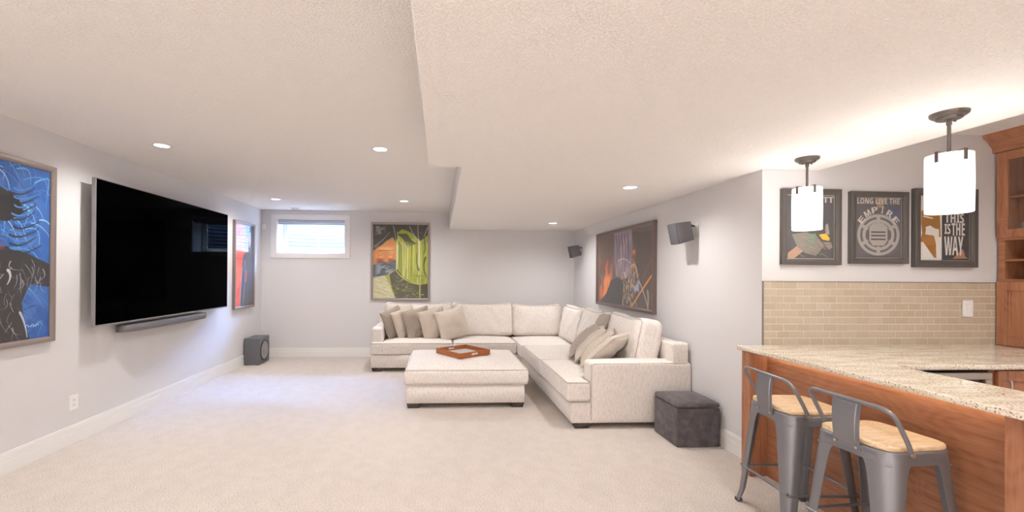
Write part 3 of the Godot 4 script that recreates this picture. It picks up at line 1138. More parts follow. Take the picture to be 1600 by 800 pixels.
func shaker(parent: Node3D, x0: float, x1: float, y0: float, y1: float, z: float) -> void:
	# a five-piece door facing the camera
	var st := mb()
	var w := 0.062
	for c in [[x0, x0 + w, y0, y1], [x1 - w, x1, y0, y1], [x0 + w, x1 - w, y1 - w, y1], [x0 + w, x1 - w, y0, y0 + w]]:
		bx(st, c[0], c[1], c[2], c[3], z, z - 0.020, 0.003)
	bx(st, x0 + w, x1 - w, y0 + w, y1 - w, z, z - 0.010)
	var d := put("door", st, mats.cherry, parent)
	st = mb()
	var hx := x0 + 0.040
	tube(st, bend([V(hx, y1 - 0.055, z - 0.021), V(hx, y1 - 0.055, z - 0.050), V(hx, y1 - 0.175, z - 0.050), V(hx, y1 - 0.175, z - 0.021)], 0.006, 3), 0.006, 8)
	put("handle", st, mats.steel, d)

func make_hutch() -> void:
	# stands on the worktop against the far right wall and faces the bar (-x)
	var xf := 4.170
	var zb := BAR - 0.014
	var z0 := 1.75
	var o := thing("display_hutch", "cherry wood hutch with glass door, open cubbies and crown moulding on the worktop", "cabinet", V(4.45, 0.906, 2.4))
	var st := mb()
	var xr := FAR - 0.004
	# carcass: sides, back, shelves
	bx(st, xf + 0.02, xr, 0.907, 2.34, zb - 0.018, zb)
	bx(st, xf + 0.02, xr, 0.907, 2.34, z0, z0 + 0.018)
	bx(st, xr - 0.01, xr, 0.907, 2.34, z0, zb)
	for y in [0.907, 1.375, 1.695, 2.322]:
		bx(st, xf + 0.02, xr, y, y + 0.018, z0, zb)
	put("carcass", st, mats.cherry, o)
	st = mb()
	bx(st, xf + 0.03, xr - 0.01, 1.530, 1.545, z0, zb)
	put("shelf", st, mats.cherry_flat, o)
	st = mb()
	bx(st, xf + 0.05, xr - 0.01, 2.000, 2.016, z0, zb)
	put("shelf", st, mats.cherry_flat, o)
	# face frame round the open cubbies
	st = mb()
	bx(st, xf, xf + 0.02, 1.380, 1.700, zb - 0.038, zb)
	bx(st, xf, xf + 0.02, 1.380, 1.398, z0, zb - 0.038)
	bx(st, xf, xf + 0.02, 1.683, 1.700, z0, zb - 0.038)
	bx(st, xf + 0.002, xf + 0.03, 1.530, 1.545, z0, zb - 0.038)
	put("face_frame", st, mats.cherry_flat, o)
	# upper glass door and lower panel door
	for d in [[1.702, 2.338, true], [0.909, 1.378, false]]:
		var zc := 2.36
		for half in [[zc, zb], [z0, zc - 0.004]]:
			st = mb()
			var w := 0.062
			var ya: float = d[0]
			var yb: float = d[1]
			var za: float = half[0]
			var ze: float = half[1]
			bx(st, xf - 0.018, xf + 0.002, ya, yb, ze - w, ze, 0.003)
			bx(st, xf - 0.018, xf + 0.002, ya, yb, za, za + w, 0.003)
			bx(st, xf - 0.018, xf + 0.002, yb - w, yb, za + w, ze - w, 0.003)
			bx(st, xf - 0.018, xf + 0.002, ya, ya + w, za + w, ze - w, 0.003)
			var door := put("door", st, mats.cherry, o)
			st = mb()
			if d[2]:
				quad(st, V(xf - 0.008, ya + w, ze - w), V(xf - 0.008, ya + w, za + w), V(xf - 0.008, yb - w, za + w), V(xf - 0.008, yb - w, ze - w))
				put("glass", st, mats.pane, door)
			else:
				bx(st, xf - 0.008, xf, ya + w, yb - w, za + w, ze - w)
				put("panel", st, mats.cherry, door)
				st = mb()
				for r in [[ze - w - 0.012, ze - w, ya + w, yb - w], [za + w, za + w + 0.012, ya + w, yb - w], [za + w, ze - w, yb - w - 0.012, yb - w], [za + w, ze - w, ya + w, ya + w + 0.012]]:
					bx(st, xf - 0.014, xf - 0.006, r[2], r[3], r[0], r[1], 0.003)
				put("moulding", st, mats.cherry, door)
	# crown: the profile runs along z and stops at the wall
	st = mb()
	var prof := [Vector2(0.0, 2.340), Vector2(-0.035, 2.340), Vector2(-0.035, 2.372), Vector2(-0.040, 2.380), Vector2(-0.048, 2.384), Vector2(-0.056, 2.396), Vector2(-0.068, 2.416), Vector2(-0.086, 2.434), Vector2(-0.104, 2.446), Vector2(-0.114, 2.456), Vector2(-0.114, 2.4745), Vector2(0.06, 2.4745), Vector2(0.06, 2.340)]
	for i in prof.size() - 1:
		var a: Vector2 = prof[i]
		var b: Vector2 = prof[i + 1]
		quad(st, V(xf + a.x, a.y, zb + 0.012), V(xf + a.x, a.y, z0), V(xf + b.x, b.y, z0), V(xf + b.x, b.y, zb + 0.012))
	for z in [z0, zb + 0.012]:
		var t := Geometry2D.triangulate_polygon(PackedVector2Array(prof))
		st.set_smooth_group(-1)
		for i in range(0, t.size(), 3):
			for k in ([0, 1, 2] if z == z0 else [0, 2, 1]):
				st.add_vertex(V(xf + prof[t[i + k]].x, prof[t[i + k]].y, z))
	put("crown_moulding", st, mats.cherry_flat, o)
	# two tumblers on the lower glass shelf
	for k in 2:
		var g := thing("tumbler", ["clear glass tumbler in the hutch behind the glass door, nearer the wall", "clear glass tumbler in the hutch behind the glass door, farther from the wall"][k], "glass", V(4.255 + 0.02 * k, 1.7135, 2.855 - 0.11 * k), "tumblers in the hutch")
		st = mb()
		lathe(st, [Vector2(0.0, 0.0), Vector2(0.030, 0.0), Vector2(0.034, 0.004), Vector2(0.037, 0.10), Vector2(0.035, 0.10), Vector2(0.031, 0.012), Vector2(0.0, 0.010)], 24)
		var gm := StandardMaterial3D.new()
		gm.albedo_color = Color(0.95, 0.97, 0.98, 0.25)
		gm.transparency = BaseMaterial3D.TRANSPARENCY_ALPHA
		gm.roughness = 0.05
		put("tumbler_glass", st, gm, g, false)

# ---------------------------------------------------------------- stools
func make_stools() -> void:
	var proto := thing("bar_stool", "gunmetal bar stool with wooden seat farther along the bar, left in the photo", "bar stool", V(2.068, 0, 2.365), "bar stools at the bar", -0.05)
	var st := mb()
	# pan: a rounded square apron with a rolled top
	var sq := func(h: float, r: float) -> PackedVector2Array: return round_poly([Vector2(-h, -h), Vector2(h, -h), Vector2(h, h), Vector2(-h, h)], r, 8)
	slab(st, sq.call(0.172, 0.075), [Vector2(-0.004, 0.594), Vector2(-0.001, 0.606), Vector2(0.0, 0.640), Vector2(0.004, 0.648), Vector2(0.012, 0.651)])
	put("seat_pan", st, mats.gunmetal, proto, false)
	st = mb()
	slab(st, sq.call(0.166, 0.072), [Vector2(0.003, 0.6515), Vector2(0.0, 0.655), Vector2(0.0, 0.668), Vector2(0.003, 0.672), Vector2(0.008, 0.674)])
	put("seat", st, mats.oak, proto, false)
	for sx in [-1.0, 1.0]:
		for sz in [-1.0, 1.0]:
			st = mb()
			var rings := []
			var rows := 26
			for i in rows + 1:
				var t := float(i) / rows
				t = t * t * 0.55 + t * 0.45
				var y := 0.622 * (1.0 - t) + 0.012 * t
				var c := lerpf(0.1735, 0.206, t) + 0.009 * maxf(0.0, t - 0.9) / 0.1
				var w := lerpf(0.098, 0.040, t) + 0.045 * exp(-t / 0.035)
				var r := lerpf(0.070, 0.014, t)
				r = minf(r, w * 0.9)
				var outer := []
				outer.append(Vector2(c - w, c))
				for k in 7:
					var a := PI / 2 * k / 6.0
					outer.append(Vector2(c - r + r * sin(a), c - r + r * cos(a)))
				outer.append(Vector2(c, c - w))
				var ring := []
				for p in outer:
					ring.append(Vector3(p.x * sx, y, p.y * sz))
				for k in range(outer.size() - 1, -1, -1):
					var p: Vector2 = outer[k]
					var q := p - Vector2(0.004, 0.004)
					if k == 0: q = p - Vector2(0, 0.004)
					if k == outer.size() - 1: q = p - Vector2(0.004, 0)
					ring.append(Vector3(q.x * sx, y, q.y * sz))
				rings.append(ring)
			var n: int = rings[0].size()
			for i in rows:
				for k in n:
					var l := (k + 1) % n
					var sgn: float = sx * sz
					# outer shell and inner shell each smooth, lips flat
					var sg := 1 if k < 8 else (2 if k > 8 and k < n - 1 else -1)
					if sgn > 0:
						quad(st, rings[i][k], rings[i + 1][k], rings[i + 1][l], rings[i][l], sg)
					else:
						quad(st, rings[i][k], rings[i][l], rings[i + 1][l], rings[i + 1][k], sg)
			var leg := put("leg", st, mats.gunmetal, proto, false)
			st = mb()
			soft(st, Vector3(sx * 0.200, 0.010, sz * 0.200), Vector3(0.016, 0.010, 0.016), 0.004)
			put("rubber_foot", st, mats.rubber, leg, false)
	# lower stretchers and the crossed braces under the pan
	for k in 4:
		st = mb()
		var turn := Basis(Vector3.UP, PI / 2 * k)
		var h := 0.228 + 0.006 * (k % 2)
		tube(st, [turn * Vector3(-0.188, h, 0.190), turn * Vector3(0.188, h, 0.190)], 0.008, 8)
		put("stretcher", st, mats.gunmetal, proto, false)
	for k in 2:
		st = mb()
		plain(st, Vector3(0, 0.588 - 0.004 * k, 0), Vector3(0.225, 0.002, 0.011), Basis(Vector3.UP, PI / 4 + PI / 2 * k))
		put("brace", st, mats.gunmetal, proto, false)
	# bent tube back on the room side (-x), and its plate
	st = mb()
	var pts := bend([Vector3(-0.075, 0.640, 0.184), Vector3(-0.098, 0.690, 0.190), Vector3(-0.178, 0.838, 0.190), Vector3(-0.186, 0.846, -0.190), Vector3(-0.098, 0.690, -0.190), Vector3(-0.075, 0.640, -0.184)], 0.060, 8)
	pts[0] = Vector3(-0.075, 0.640, 0.184)
	tube(st, pts, 0.0095, 10)
	var back := put("back_rail", st, mats.gunmetal, proto, false)
	for s in [-1.0, 1.0]:
		st = mb()
		lathe(st, [Vector2(0.0, 0.0), Vector2(0.010, 0.0), Vector2(0.010, 0.006), Vector2(0.0, 0.008)], 10, Vector3(-0.080, 0.648, s * 0.190), -1, Basis(Vector3.RIGHT, s * PI / 2))
		put("bolt", st, mats.steel, back, false)
	st = mb()
	# plate: pressed sheet with a shallow raised panel, bowed a little, and turned flange at the pan
	var prev := []
	for i in 11:
		var t := i / 10.0
		var y := lerpf(0.625, 0.842, t)
		var bow := -0.178 - 0.010 * sin(PI * t)
		var hw := lerpf(0.058, 0.066, t)
		var row := []
		for q in [-1.0, -0.74, -0.70, 0.70, 0.74, 1.0]:
			var raised := 0.004 if absf(q) < 0.72 and t > 0.08 and t < 0.92 else 0.0
			row.append(Vector3(bow - raised, y, q * hw))
		if prev:
			for k in 5:
				quad(st, prev[k], prev[k + 1], row[k + 1], row[k])
				var o := Vector3(0.003, 0, 0)
				quad(st, prev[k] + o, row[k] + o, row[k + 1] + o, prev[k + 1] + o)
			for k in [0, 5]:
				var o := Vector3(0.003, 0, 0)
				quad(st, prev[k], row[k], row[k] + o, prev[k] + o)
		prev = row
	plain(st, Vector3(-0.170, 0.630, 0), Vector3(0.012, 0.010, 0.062))
	put("back_plate", st, mats.gunmetal, proto, false)
	for s in [-1.0, 1.0]:
		st = mb()
		lathe(st, [Vector2(0.0, 0.0), Vector2(0.007, 0.0), Vector2(0.007, 0.004), Vector2(0.0, 0.006)], 8, Vector3(-0.184, 0.630, s * 0.048), -1, Basis(Vector3.BACK, PI / 2))
		put("bolt", st, mats.steel, proto, false)
	var c: Node3D = proto.duplicate()
	c.name = numbered("bar_stool")
	add_child(c)
	c.position = V(2.072, 0, 1.895)
	c.rotation.y = 0.07
	tag(c, "gunmetal bar stool with wooden seat nearest the viewer, under the near pendant lamp", "bar stool")

# ---------------------------------------------------------------- television wall
func make_media_wall() -> void:
	var o := thing("television", "very large black flat television mounted on the left wall", "television", V(LEFT + 0.06, 0.943, 4.82))
	var st := mb()
	var xf := LEFT + 0.120
	var z0 := 3.712
	var z1 := 5.928
	var y0 := 0.943
	var y1 := 2.196
	bx(st, xf - 0.034, xf - 0.004, y0, y1, z0, z1, 0.003)
	put("housing", st, mats.bezel, o)
	st = mb()
	bx(st, LEFT + 0.022, xf - 0.034, 1.30, 1.85, 4.45, 5.2)
	put("wall_bracket", st, mats.black, o)
	st = mb()
	var b := 0.007
	bx(st, xf - 0.004, xf, y0, y0 + 0.014, z0, z1)
	bx(st, xf - 0.004, xf, y1 - b, y1, z0, z1)
	bx(st, xf - 0.004, xf, y0 + 0.014, y1 - b, z0, z0 + b)
	bx(st, xf - 0.004, xf, y0 + 0.014, y1 - b, z1 - b, z1)
	put("bezel", st, mats.bezel, o)
	st = mb()
	bx(st, xf - 0.004, xf - 0.0015, y0 + 0.014, y1 - b, z0 + b, z1 - b)
	put("screen", st, flat(Color(0.004, 0.004, 0.006), 0.03, 0.0, 0.045), o)
	# soundbar
	o = thing("soundbar", "long grey soundbar with slanted ends mounted under the television", "soundbar", V(LEFT + 0.1, 0.852, 4.76))
	st = mb()
	var plan := PackedVector2Array([Vector2(LEFT + 0.035, 4.06), Vector2(LEFT + 0.095, 4.06), Vector2(LEFT + 0.155, 4.205), Vector2(LEFT + 0.155, 5.315), Vector2(LEFT + 0.095, 5.46), Vector2(LEFT + 0.035, 5.46)])
	slab(st, plan, [Vector2(0.002, 0.852), Vector2(0.0, 0.854), Vector2(0.0, 0.914), Vector2(0.003, 0.917)])
	put("housing", st, flat(Color8(112, 111, 116), 0.6), o)
	st = mb()
	bx(st, LEFT, LEFT + 0.036, 0.86, 0.90, 4.4, 4.5)
	bx(st, LEFT, LEFT + 0.036, 0.86, 0.90, 5.0, 5.1)
	put("bracket", st, mats.black, o)
	# subwoofer in the corner
	o = thing("subwoofer", "grey subwoofer box with round side driver on the carpet in the corner", "speaker", V(-2.86, 0, 6.85))
	st = mb()
	bx(st, -2.972, -2.748, 0.008, 0.410, 6.66, 7.045, 0.006, 2)
	put("cabinet", st, mats.sub, o)
	st = mb()
	for p in [[-2.94, 6.69], [-2.78, 6.69], [-2.94, 7.01], [-2.78, 7.01]]:
		bx(st, p[0] - 0.015, p[0] + 0.015, 0.0, 0.009, p[1] - 0.015, p[1] + 0.015)
	put("rubber_foot", st, mats.rubber, o)
	var side := Basis(Vector3.BACK, -PI / 2)
	st = mb()
	lathe(st, [Vector2(0.160, 0.0), Vector2(0.160, 0.012), Vector2(0.152, 0.016), Vector2(0.144, 0.012), Vector2(0.142, 0.003)], 40, V(-2.748, 0.205, 6.853), 1, side)
	put("driver_ring", st, mats.rubber, o)
	st = mb()
	lathe(st, [Vector2(0.142, 0.004), Vector2(0.134, 0.012), Vector2(0.126, 0.006), Vector2(0.05, 0.002), Vector2(0.046, 0.006), Vector2(0.0, 0.012)], 40, V(-2.748, 0.205, 6.853), 1, side)
	put("driver_cone", st, mats.cone, o)

# ---------------------------------------------------------------- prints on the walls
class Art:
	var im: Image
	var w: int
	var h: int
	func _init(w_: int, h_: int, c: Color) -> void:
		w = w_
		h = h_
		im = Image.create(w, h, false, Image.FORMAT_RGB8)
		im.fill(c)
	func poly(pts: Array, c: Color) -> void:
		# pts: u, v, u, v ... from 0 to 1, filled row by row
		var lo := 1.0
		var hi := 0.0
		for k in range(1, pts.size(), 2):
			lo = minf(lo, pts[k])
			hi = maxf(hi, pts[k])
		for y in range(maxi(0, int(lo * h)), mini(h, int(hi * h) + 1)):
			var v := (y + 0.5) / h
			var xs := []
			var n := pts.size() / 2
			for k in n:
				var l := (k + 1) % n
				var va: float = pts[k * 2 + 1]
				var vb: float = pts[l * 2 + 1]
				if (va <= v) != (vb <= v):
					xs.append(lerpf(pts[k * 2], pts[l * 2], (v - va) / (vb - va)))
			xs.sort()
			for k in range(0, xs.size() - 1, 2):
				var a := clampi(int(xs[k] * w), 0, w)
				var b := clampi(int(xs[k + 1] * w), 0, w)
				if b > a:
					im.fill_rect(Rect2i(a, y, b - a, 1), c)
	func dot(x: float, y: float, r: float, c: Color, a: float) -> void:
		for j in range(maxi(0, int(y - r)), mini(h, int(y + r) + 2)):
			for i in range(maxi(0, int(x - r)), mini(w, int(x + r) + 2)):
				var d := Vector2(i + 0.5 - x, j + 0.5 - y).length() / r
				if d < 1.0:
					im.set_pixel(i, j, im.get_pixel(i, j).lerp(c, a * minf(1.0, (1.0 - d) * 2.5)))
	func stroke(p: Array, r0: float, r1: float, c: Color, a := 1.0) -> void:
		# a Bezier curve of three points given as u, v; radii in pixels
		var A := Vector2(p[0] * w, p[1] * h)
		var B := Vector2(p[2] * w, p[3] * h)
		var C := Vector2(p[4] * w, p[5] * h)
		var n := maxi(2, int((A.distance_to(B) + B.distance_to(C)) / maxf(1.0, minf(r0, r1) * 0.6)))
		for k in n + 1:
			var t := float(k) / n
			var q := A.lerp(B, t).lerp(B.lerp(C, t), t)
			dot(q.x, q.y, lerpf(r0, r1, t), c, a)
	func cloud(u0: float, v0: float, u1: float, v1: float, c: Color, a: float, n: FastNoiseLite, sx := 1.0, sy := 1.0) -> void:
		# a soft-edged patch broken up by noise
		for y in range(maxi(0, int(v0 * h)), mini(h, int(v1 * h))):
			for x in range(maxi(0, int(u0 * w)), mini(w, int(u1 * w))):
				var e := minf(minf(x / float(w) - u0, u1 - x / float(w)) / (u1 - u0), minf(y / float(h) - v0, v1 - y / float(h)) / (v1 - v0))
				var k := clampf(n.get_noise_2d(x * sx, y * sy) * 1.8 + 0.5, 0.0, 1.0) * smoothstep(0.0, 0.22, e)
				im.set_pixel(x, y, im.get_pixel(x, y).lerp(c, a * k))

func print_mat(im: Image) -> StandardMaterial3D:
	var m := flat(Color.WHITE, 0.55, 0.0, 0.3)
	im.generate_mipmaps()
	m.albedo_texture = ImageTexture.create_from_image(im)
	return m

func framed(called: String, label: String, at: Vector3, turn: float, w: float, h: float, fw: float, d: float, fm: Material, im: Image, mount := 0.0, mount_m: Material = null, group := "") -> Node3D:
	# hangs on a wall; local +z comes off the wall, x to the viewer's right
	var o := thing(called, label, "framed print", at, group, turn)
	var st := mb()
	var prof := [Vector2(0.0, 0.0), Vector2(0.0, d - 0.003), Vector2(0.003, d), Vector2(fw * 0.55, d), Vector2(fw * 0.8, d - 0.004), Vector2(fw, d - 0.010), Vector2(fw, d - 0.022)]
	for i in prof.size() - 1:
		for k in 4:
			var c := func(q: Vector2, e: int) -> Vector3:
				var s: Vector2 = [Vector2(-1, -1), Vector2(1, -1), Vector2(1, 1), Vector2(-1, 1)][e % 4]
				return Vector3(s.x * (w / 2 - q.x), s.y * (h / 2 - q.x), q.y)
			quad(st, c.call(prof[i], k), c.call(prof[i], k + 1), c.call(prof[i + 1], k + 1), c.call(prof[i + 1], k))
	quad(st, Vector3(w / 2, -h / 2, 0.001), Vector3(-w / 2, -h / 2, 0.001), Vector3(-w / 2, h / 2, 0.001), Vector3(w / 2, h / 2, 0.001))
	put("frame", st, fm, o, false)
	var iw := w / 2 - fw
	var ih := h / 2 - fw
	if mount > 0.0:
		st = mb()
		plain(st, Vector3(0, 0, d - 0.022), Vector3(iw, ih, 0.002))
		put("mount", st, mount_m, o, false)
		iw -= mount
		ih -= mount
	st = mb()
	quad_uv(st, Vector3(-iw, -ih, d - 0.0185), Vector3(iw, -ih, d - 0.0185), Vector3(iw, ih, d - 0.0185), Vector3(-iw, ih, d - 0.0185))
	put("print", st, print_mat(im), o, false)
	st = mb()
	quad(st, Vector3(-w / 2 + fw, -h / 2 + fw, d - 0.012), Vector3(w / 2 - fw, -h / 2 + fw, d - 0.012), Vector3(w / 2 - fw, h / 2 - fw, d - 0.012), Vector3(-w / 2 + fw, h / 2 - fw, d - 0.012))
	put("glazing", st, mats.pane, o, false)
	return o

func lettering(parent: Node3D, text: String, x: float, y: float, z: float, width: float, height: float, m: Material, called := "lettering", turn := 0.0) -> void:
	# fits the text to width x height, centred on x, y
	var t := TextMesh.new()
	var f := SystemFont.new()
	f.font_names = PackedStringArray(["Droid Sans"])
	f.font_weight = 700
	t.font = f
	t.text = text
	t.font_size = 64
	t.pixel_size = 0.001
	t.depth = 0.0012
	t.curve_step = 2.0
	var box := t.get_aabb()
	var o := put(called, null, m, parent, false, t)
	var s := Vector3(width / maxf(box.size.x, 1e-4), height / maxf(box.size.y, 1e-4), 1.0)
	var b := Basis(Vector3.BACK, turn)
	o.transform = Transform3D(b * Basis.from_scale(s), Vector3(x, y, z) - b * (box.get_center() * s))

func make_art() -> void:
	var rng := RandomNumberGenerator.new()
	rng.seed = 21
	var n1 := noise(91, 0.012, FastNoiseLite.TYPE_SIMPLEX, 4)
	# 1: blue, dark shape at the lower left, swirling strokes
	var a := Art.new(360, 480, Color8(26, 92, 176))
	a.cloud(-0.1, -0.1, 1.1, 1.1, Color8(70, 120, 196), 0.8, n1)
	for k in 130:
		var u := rng.randf_range(0.5, 1.0)
		var v := rng.randf_range(0.0, 1.0)
		var r := rng.randf_range(0.06, 0.22)
		var w := rng.randf_range(-0.6, 1.6)
		var c: Color = [Color8(96, 170, 230), Color8(160, 210, 246), Color8(20, 110, 200), Color8(18, 66, 140), Color8(52, 130, 216)][rng.randi() % 5]
		var strong := 0.75 if v < 0.4 else 0.3
		a.stroke([u - r * cos(w), v - r * 0.7 * sin(w), u + r * 0.4, v - r * 0.6, u + r * sin(w), v + r * 0.7 * cos(w)], rng.randf_range(1.2, 3.4), 1.0, c, strong)
	var ink := Color8(34, 32, 36)
	# broad dark brush slabs and one pale soft patch
	a.poly([0.3, 0.12, 0.58, 0.14, 0.74, 0.19, 0.78, 0.27, 0.66, 0.33, 0.3, 0.34], ink)
	a.poly([0.3, 0.50, 0.66, 0.47, 0.80, 0.50, 1.0, 0.56, 1.0, 0.70, 0.84, 0.68, 0.77, 0.78, 0.79, 0.90, 0.84, 1.0, 0.2, 1.0], ink)
	a.cloud(0.36, 0.26, 0.78, 0.54, Color8(226, 206, 198), 1.0, noise(92, 0.004, FastNoiseLite.TYPE_SIMPLEX, 2))
	a.cloud(0.36, 0.40, 0.66, 0.50, Color8(206, 92, 100), 0.5, noise(93, 0.02, FastNoiseLite.TYPE_SIMPLEX, 2))
	for k in 16:
		var v := 0.14 + 0.024 * k
		a.stroke([0.66 + rng.randf() * 0.05, v, 0.76, v + 0.03, 0.86 + rng.randf() * 0.08, v - 0.05], 3.0, 1.5, [Color8(70, 140, 214), Color8(34, 32, 36)][k % 2], 0.7)
	for k in 46:
		var u := rng.randf_range(0.52, 0.95)
		var v := rng.randf_range(0.53, 0.68) if u > 0.75 else rng.randf_range(0.5, 0.98)
		a.stroke([u, v, u + rng.randf_range(-0.06, 0.06), v + 0.05, u + rng.randf_range(-0.09, 0.09), v + rng.randf_range(0.03, 0.10)], rng.randf_range(0.8, 2.0), 0.6, Color8(188, 190, 204), rng.randf_range(0.3, 0.8))
	a.stroke([0.66, 0.60, 0.70, 0.63, 0.655, 0.68], 5.0, 1.5, Color8(220, 222, 230), 0.8)
	a.stroke([0.755, 0.84, 0.80, 0.90, 0.815, 0.985], 4.0, 2.0, Color8(190, 208, 230), 0.8)
	for k in 5:
		a.stroke([0.80 + 0.022 * k, 0.93, 0.815 + 0.022 * k, 0.905 + 0.02 * (k % 2), 0.825 + 0.022 * k, 0.925], 1.2, 1.0, Color8(230, 236, 246), 0.9)
	framed("wall_print", "tall print of a dark figure-like shape on swirling blue, cut by the photo's left edge", V(LEFT, 1.538, 2.957), PI / 2, 0.995, 1.333, 0.041, 0.034, mats.pewter, a.im, 0.0, null, "")
	# 2: red and black with a pale lilac top
	a = Art.new(200, 400, Color8(206, 190, 214))
	a.cloud(-0.1, -0.1, 0.5, 0.45, Color8(226, 140, 160), 0.8, n1)
	a.cloud(0.4, -0.1, 1.1, 0.45, Color8(150, 186, 226), 0.7, n1)
	for v in [0.165, 0.20, 0.235, 0.262, 0.29, 0.31]:
		a.stroke([0.0, v, 0.4, v + 0.006, 0.75, v + 0.012], 2.2, 2.6, Color8(248, 248, 252), 0.75)
	a.poly([0.0, 0.325, 0.78, 0.335, 0.78, 1.0, 0.0, 1.0], Color8(222, 74, 44))
	a.cloud(0.0, 0.33, 0.5, 1.0, Color8(244, 120, 86), 0.7, n1)
	a.poly([0.60, 0.33, 0.70, 0.34, 0.78, 0.0, 1.0, 0.0, 1.0, 1.0, 0.24, 1.0, 0.30, 0.80, 0.36, 0.52, 0.42, 0.38], Color8(66, 66, 72))
	a.poly([0.76, 0.09, 0.84, 0.07, 0.86, 0.20, 0.80, 0.29, 0.75, 0.26], Color8(206, 196, 198))
	a.poly([0.58, 0.55, 0.66, 0.58, 0.60, 0.72, 0.54, 0.70], Color8(206, 82, 60))
	a.stroke([0.36, 0.53, 0.30, 0.78, 0.26, 1.0], 2.4, 2.0, Color8(222, 220, 226), 0.9)
	a.stroke([0.50, 0.44, 0.58, 0.58, 0.50, 0.76], 2.0, 1.6, Color8(206, 206, 214), 0.8)
	a.stroke([0.50, 0.76, 0.46, 0.88, 0.42, 1.0], 1.8, 1.6, Color8(206, 206, 214), 0.8)
	a.stroke([0.0, 0.42, 0.4, 0.43, 1.0, 0.44], 1.4, 1.4, Color8(120, 60, 50), 0.5)
	framed("wall_print", "narrow print in red, black and pale lilac between the television and the window corner", V(LEFT, 1.528, 6.640), PI / 2, 0.66, 1.305, 0.036, 0.045, mats.pewter, a.im)
	# 3: green
	a = Art.new(340, 460, Color8(150, 156, 40))
	for k in 90:
		var u := rng.randf_range(0.42, 1.0)
		var c: Color = [Color8(214, 206, 120), Color8(176, 186, 40), Color8(226, 222, 176), Color8(120, 136, 24), Color8(196, 204, 60)][rng.randi() % 5]
		a.stroke([u, 0.18 + rng.randf() * 0.1, u + rng.randf_range(-0.01, 0.01), 0.5, u + rng.randf_range(-0.02, 0.02), rng.randf_range(0.6, 0.9)], rng.randf_range(1.5, 4.5), 1.5, c, 0.7)
	a.poly([0.0, 0.0, 1.0, 0.0, 1.0, 0.14, 0.86, 0.22, 0.80, 0.17, 0.72, 0.12, 0.62, 0.08, 0.52, 0.06, 0.46, 0.10, 0.42, 0.24, 0.36, 0.17, 0.24, 0.22, 0.10, 0.32, 0.0, 0.36], Color8(48, 44, 38))
	a.cloud(0.0, 0.0, 0.30, 0.16, Color8(140, 136, 136), 1.0, n1)
	a.poly([0.0, 0.36, 0.12, 0.30, 0.34, 0.18, 0.42, 0.26, 0.42, 0.52, 0.30, 0.66, 0.0, 0.72], Color8(206, 132, 62))
	a.cloud(0.0, 0.28, 0.42, 0.52, Color8(236, 176, 110), 0.9, n1)
	a.cloud(0.02, 0.44, 0.42, 0.60, Color8(150, 62, 24), 0.9, n1)
	a.poly([0.0, 0.55, 0.16, 0.50, 0.30, 0.52, 0.42, 0.47, 0.42, 0.60, 0.22, 0.70, 0.0, 0.72], Color8(76, 84, 98))
	a.cloud(0.0, 0.5, 0.42, 0.74, Color8(150, 160, 176), 0.8, n1)
	a.stroke([0.14, 0.56, 0.22, 0.52, 0.34, 0.56], 3.0, 2.0, Color8(30, 26, 28), 0.9)
	a.stroke([0.16, 0.60, 0.25, 0.63, 0.36, 0.58], 3.0, 1.5, Color8(34, 30, 36), 0.9)
	a.stroke([0.10, 0.36, 0.24, 0.34, 0.38, 0.36], 2.0, 1.2, Color8(60, 36, 26), 0.8)
	for k in 6:
		a.stroke([0.46 + 0.03 * k, 0.13, 0.58 + 0.03 * k, 0.18 + 0.016 * k, 0.64 + 0.03 * k, 0.31 - 0.012 * k], 6.0, 2.5, [Color8(40, 44, 18), Color8(72, 82, 22)][k % 2], 0.9)
	a.stroke([0.44, 0.10, 0.46, 0.30, 0.66, 0.30], 2.4, 2.0, Color8(222, 214, 150), 0.8)
	a.stroke([0.66, 0.02, 0.74, 0.14, 0.84, 0.24], 2.0, 1.4, Color8(214, 206, 170), 0.8)
	a.stroke([0.82, 0.0, 0.80, 0.14, 0.86, 0.24], 2.0, 1.4, Color8(220, 214, 180), 0.8)
	a.stroke([1.0, 0.03, 0.94, 0.12, 0.92, 0.22], 2.0, 1.4, Color8(220, 214, 180), 0.8)
	a.stroke([0.36, 0.02, 0.40, 0.10, 0.42, 0.26], 2.2, 1.6, Color8(200, 196, 176), 0.7)
	a.stroke([0.02, 0.30, 0.18, 0.22, 0.30, 0.10], 2.0, 1.4, Color8(196, 190, 170), 0.7)
	a.stroke([0.93, 0.16, 0.97, 0.32, 0.93, 0.40], 6.0, 3.0, Color8(60, 90, 20), 0.7)
	a.stroke([0.80, 0.38, 0.78, 0.52, 0.84, 0.62], 3.0, 6.0, Color8(84, 104, 24), 0.6)
	a.stroke([0.96, 0.44, 0.90, 0.56, 0.97, 0.70], 7.0, 4.0, Color8(52, 84, 22), 0.75)
	a.stroke([0.70, 0.70, 0.84, 0.68, 1.0, 0.72], 4.0, 4.0, Color8(120, 138, 30), 0.7)
	a.poly([0.30, 0.68, 0.44, 0.60, 0.56, 0.72, 0.74, 0.79, 0.86, 0.82, 1.0, 0.80, 1.0, 1.0, 0.42, 1.0, 0.34, 0.84], Color8(58, 56, 22))
	for k in 90:
		var u := rng.randf_range(0.36, 0.86)
		var v := rng.randf_range(0.70, 1.0)
		a.stroke([u, v, u + 0.02, v - 0.012, u + 0.045, v - 0.004], 1.4, 0.8, Color8(176, 184, 62), 0.8)
	a.stroke([0.42, 0.62, 0.56, 0.78, 0.84, 0.81], 3.2, 2.6, Color8(206, 206, 110), 0.9)
	a.stroke([0.86, 0.82, 0.862, 0.9, 0.858, 1.0], 4.0, 4.0, Color8(176, 184, 30), 0.9)
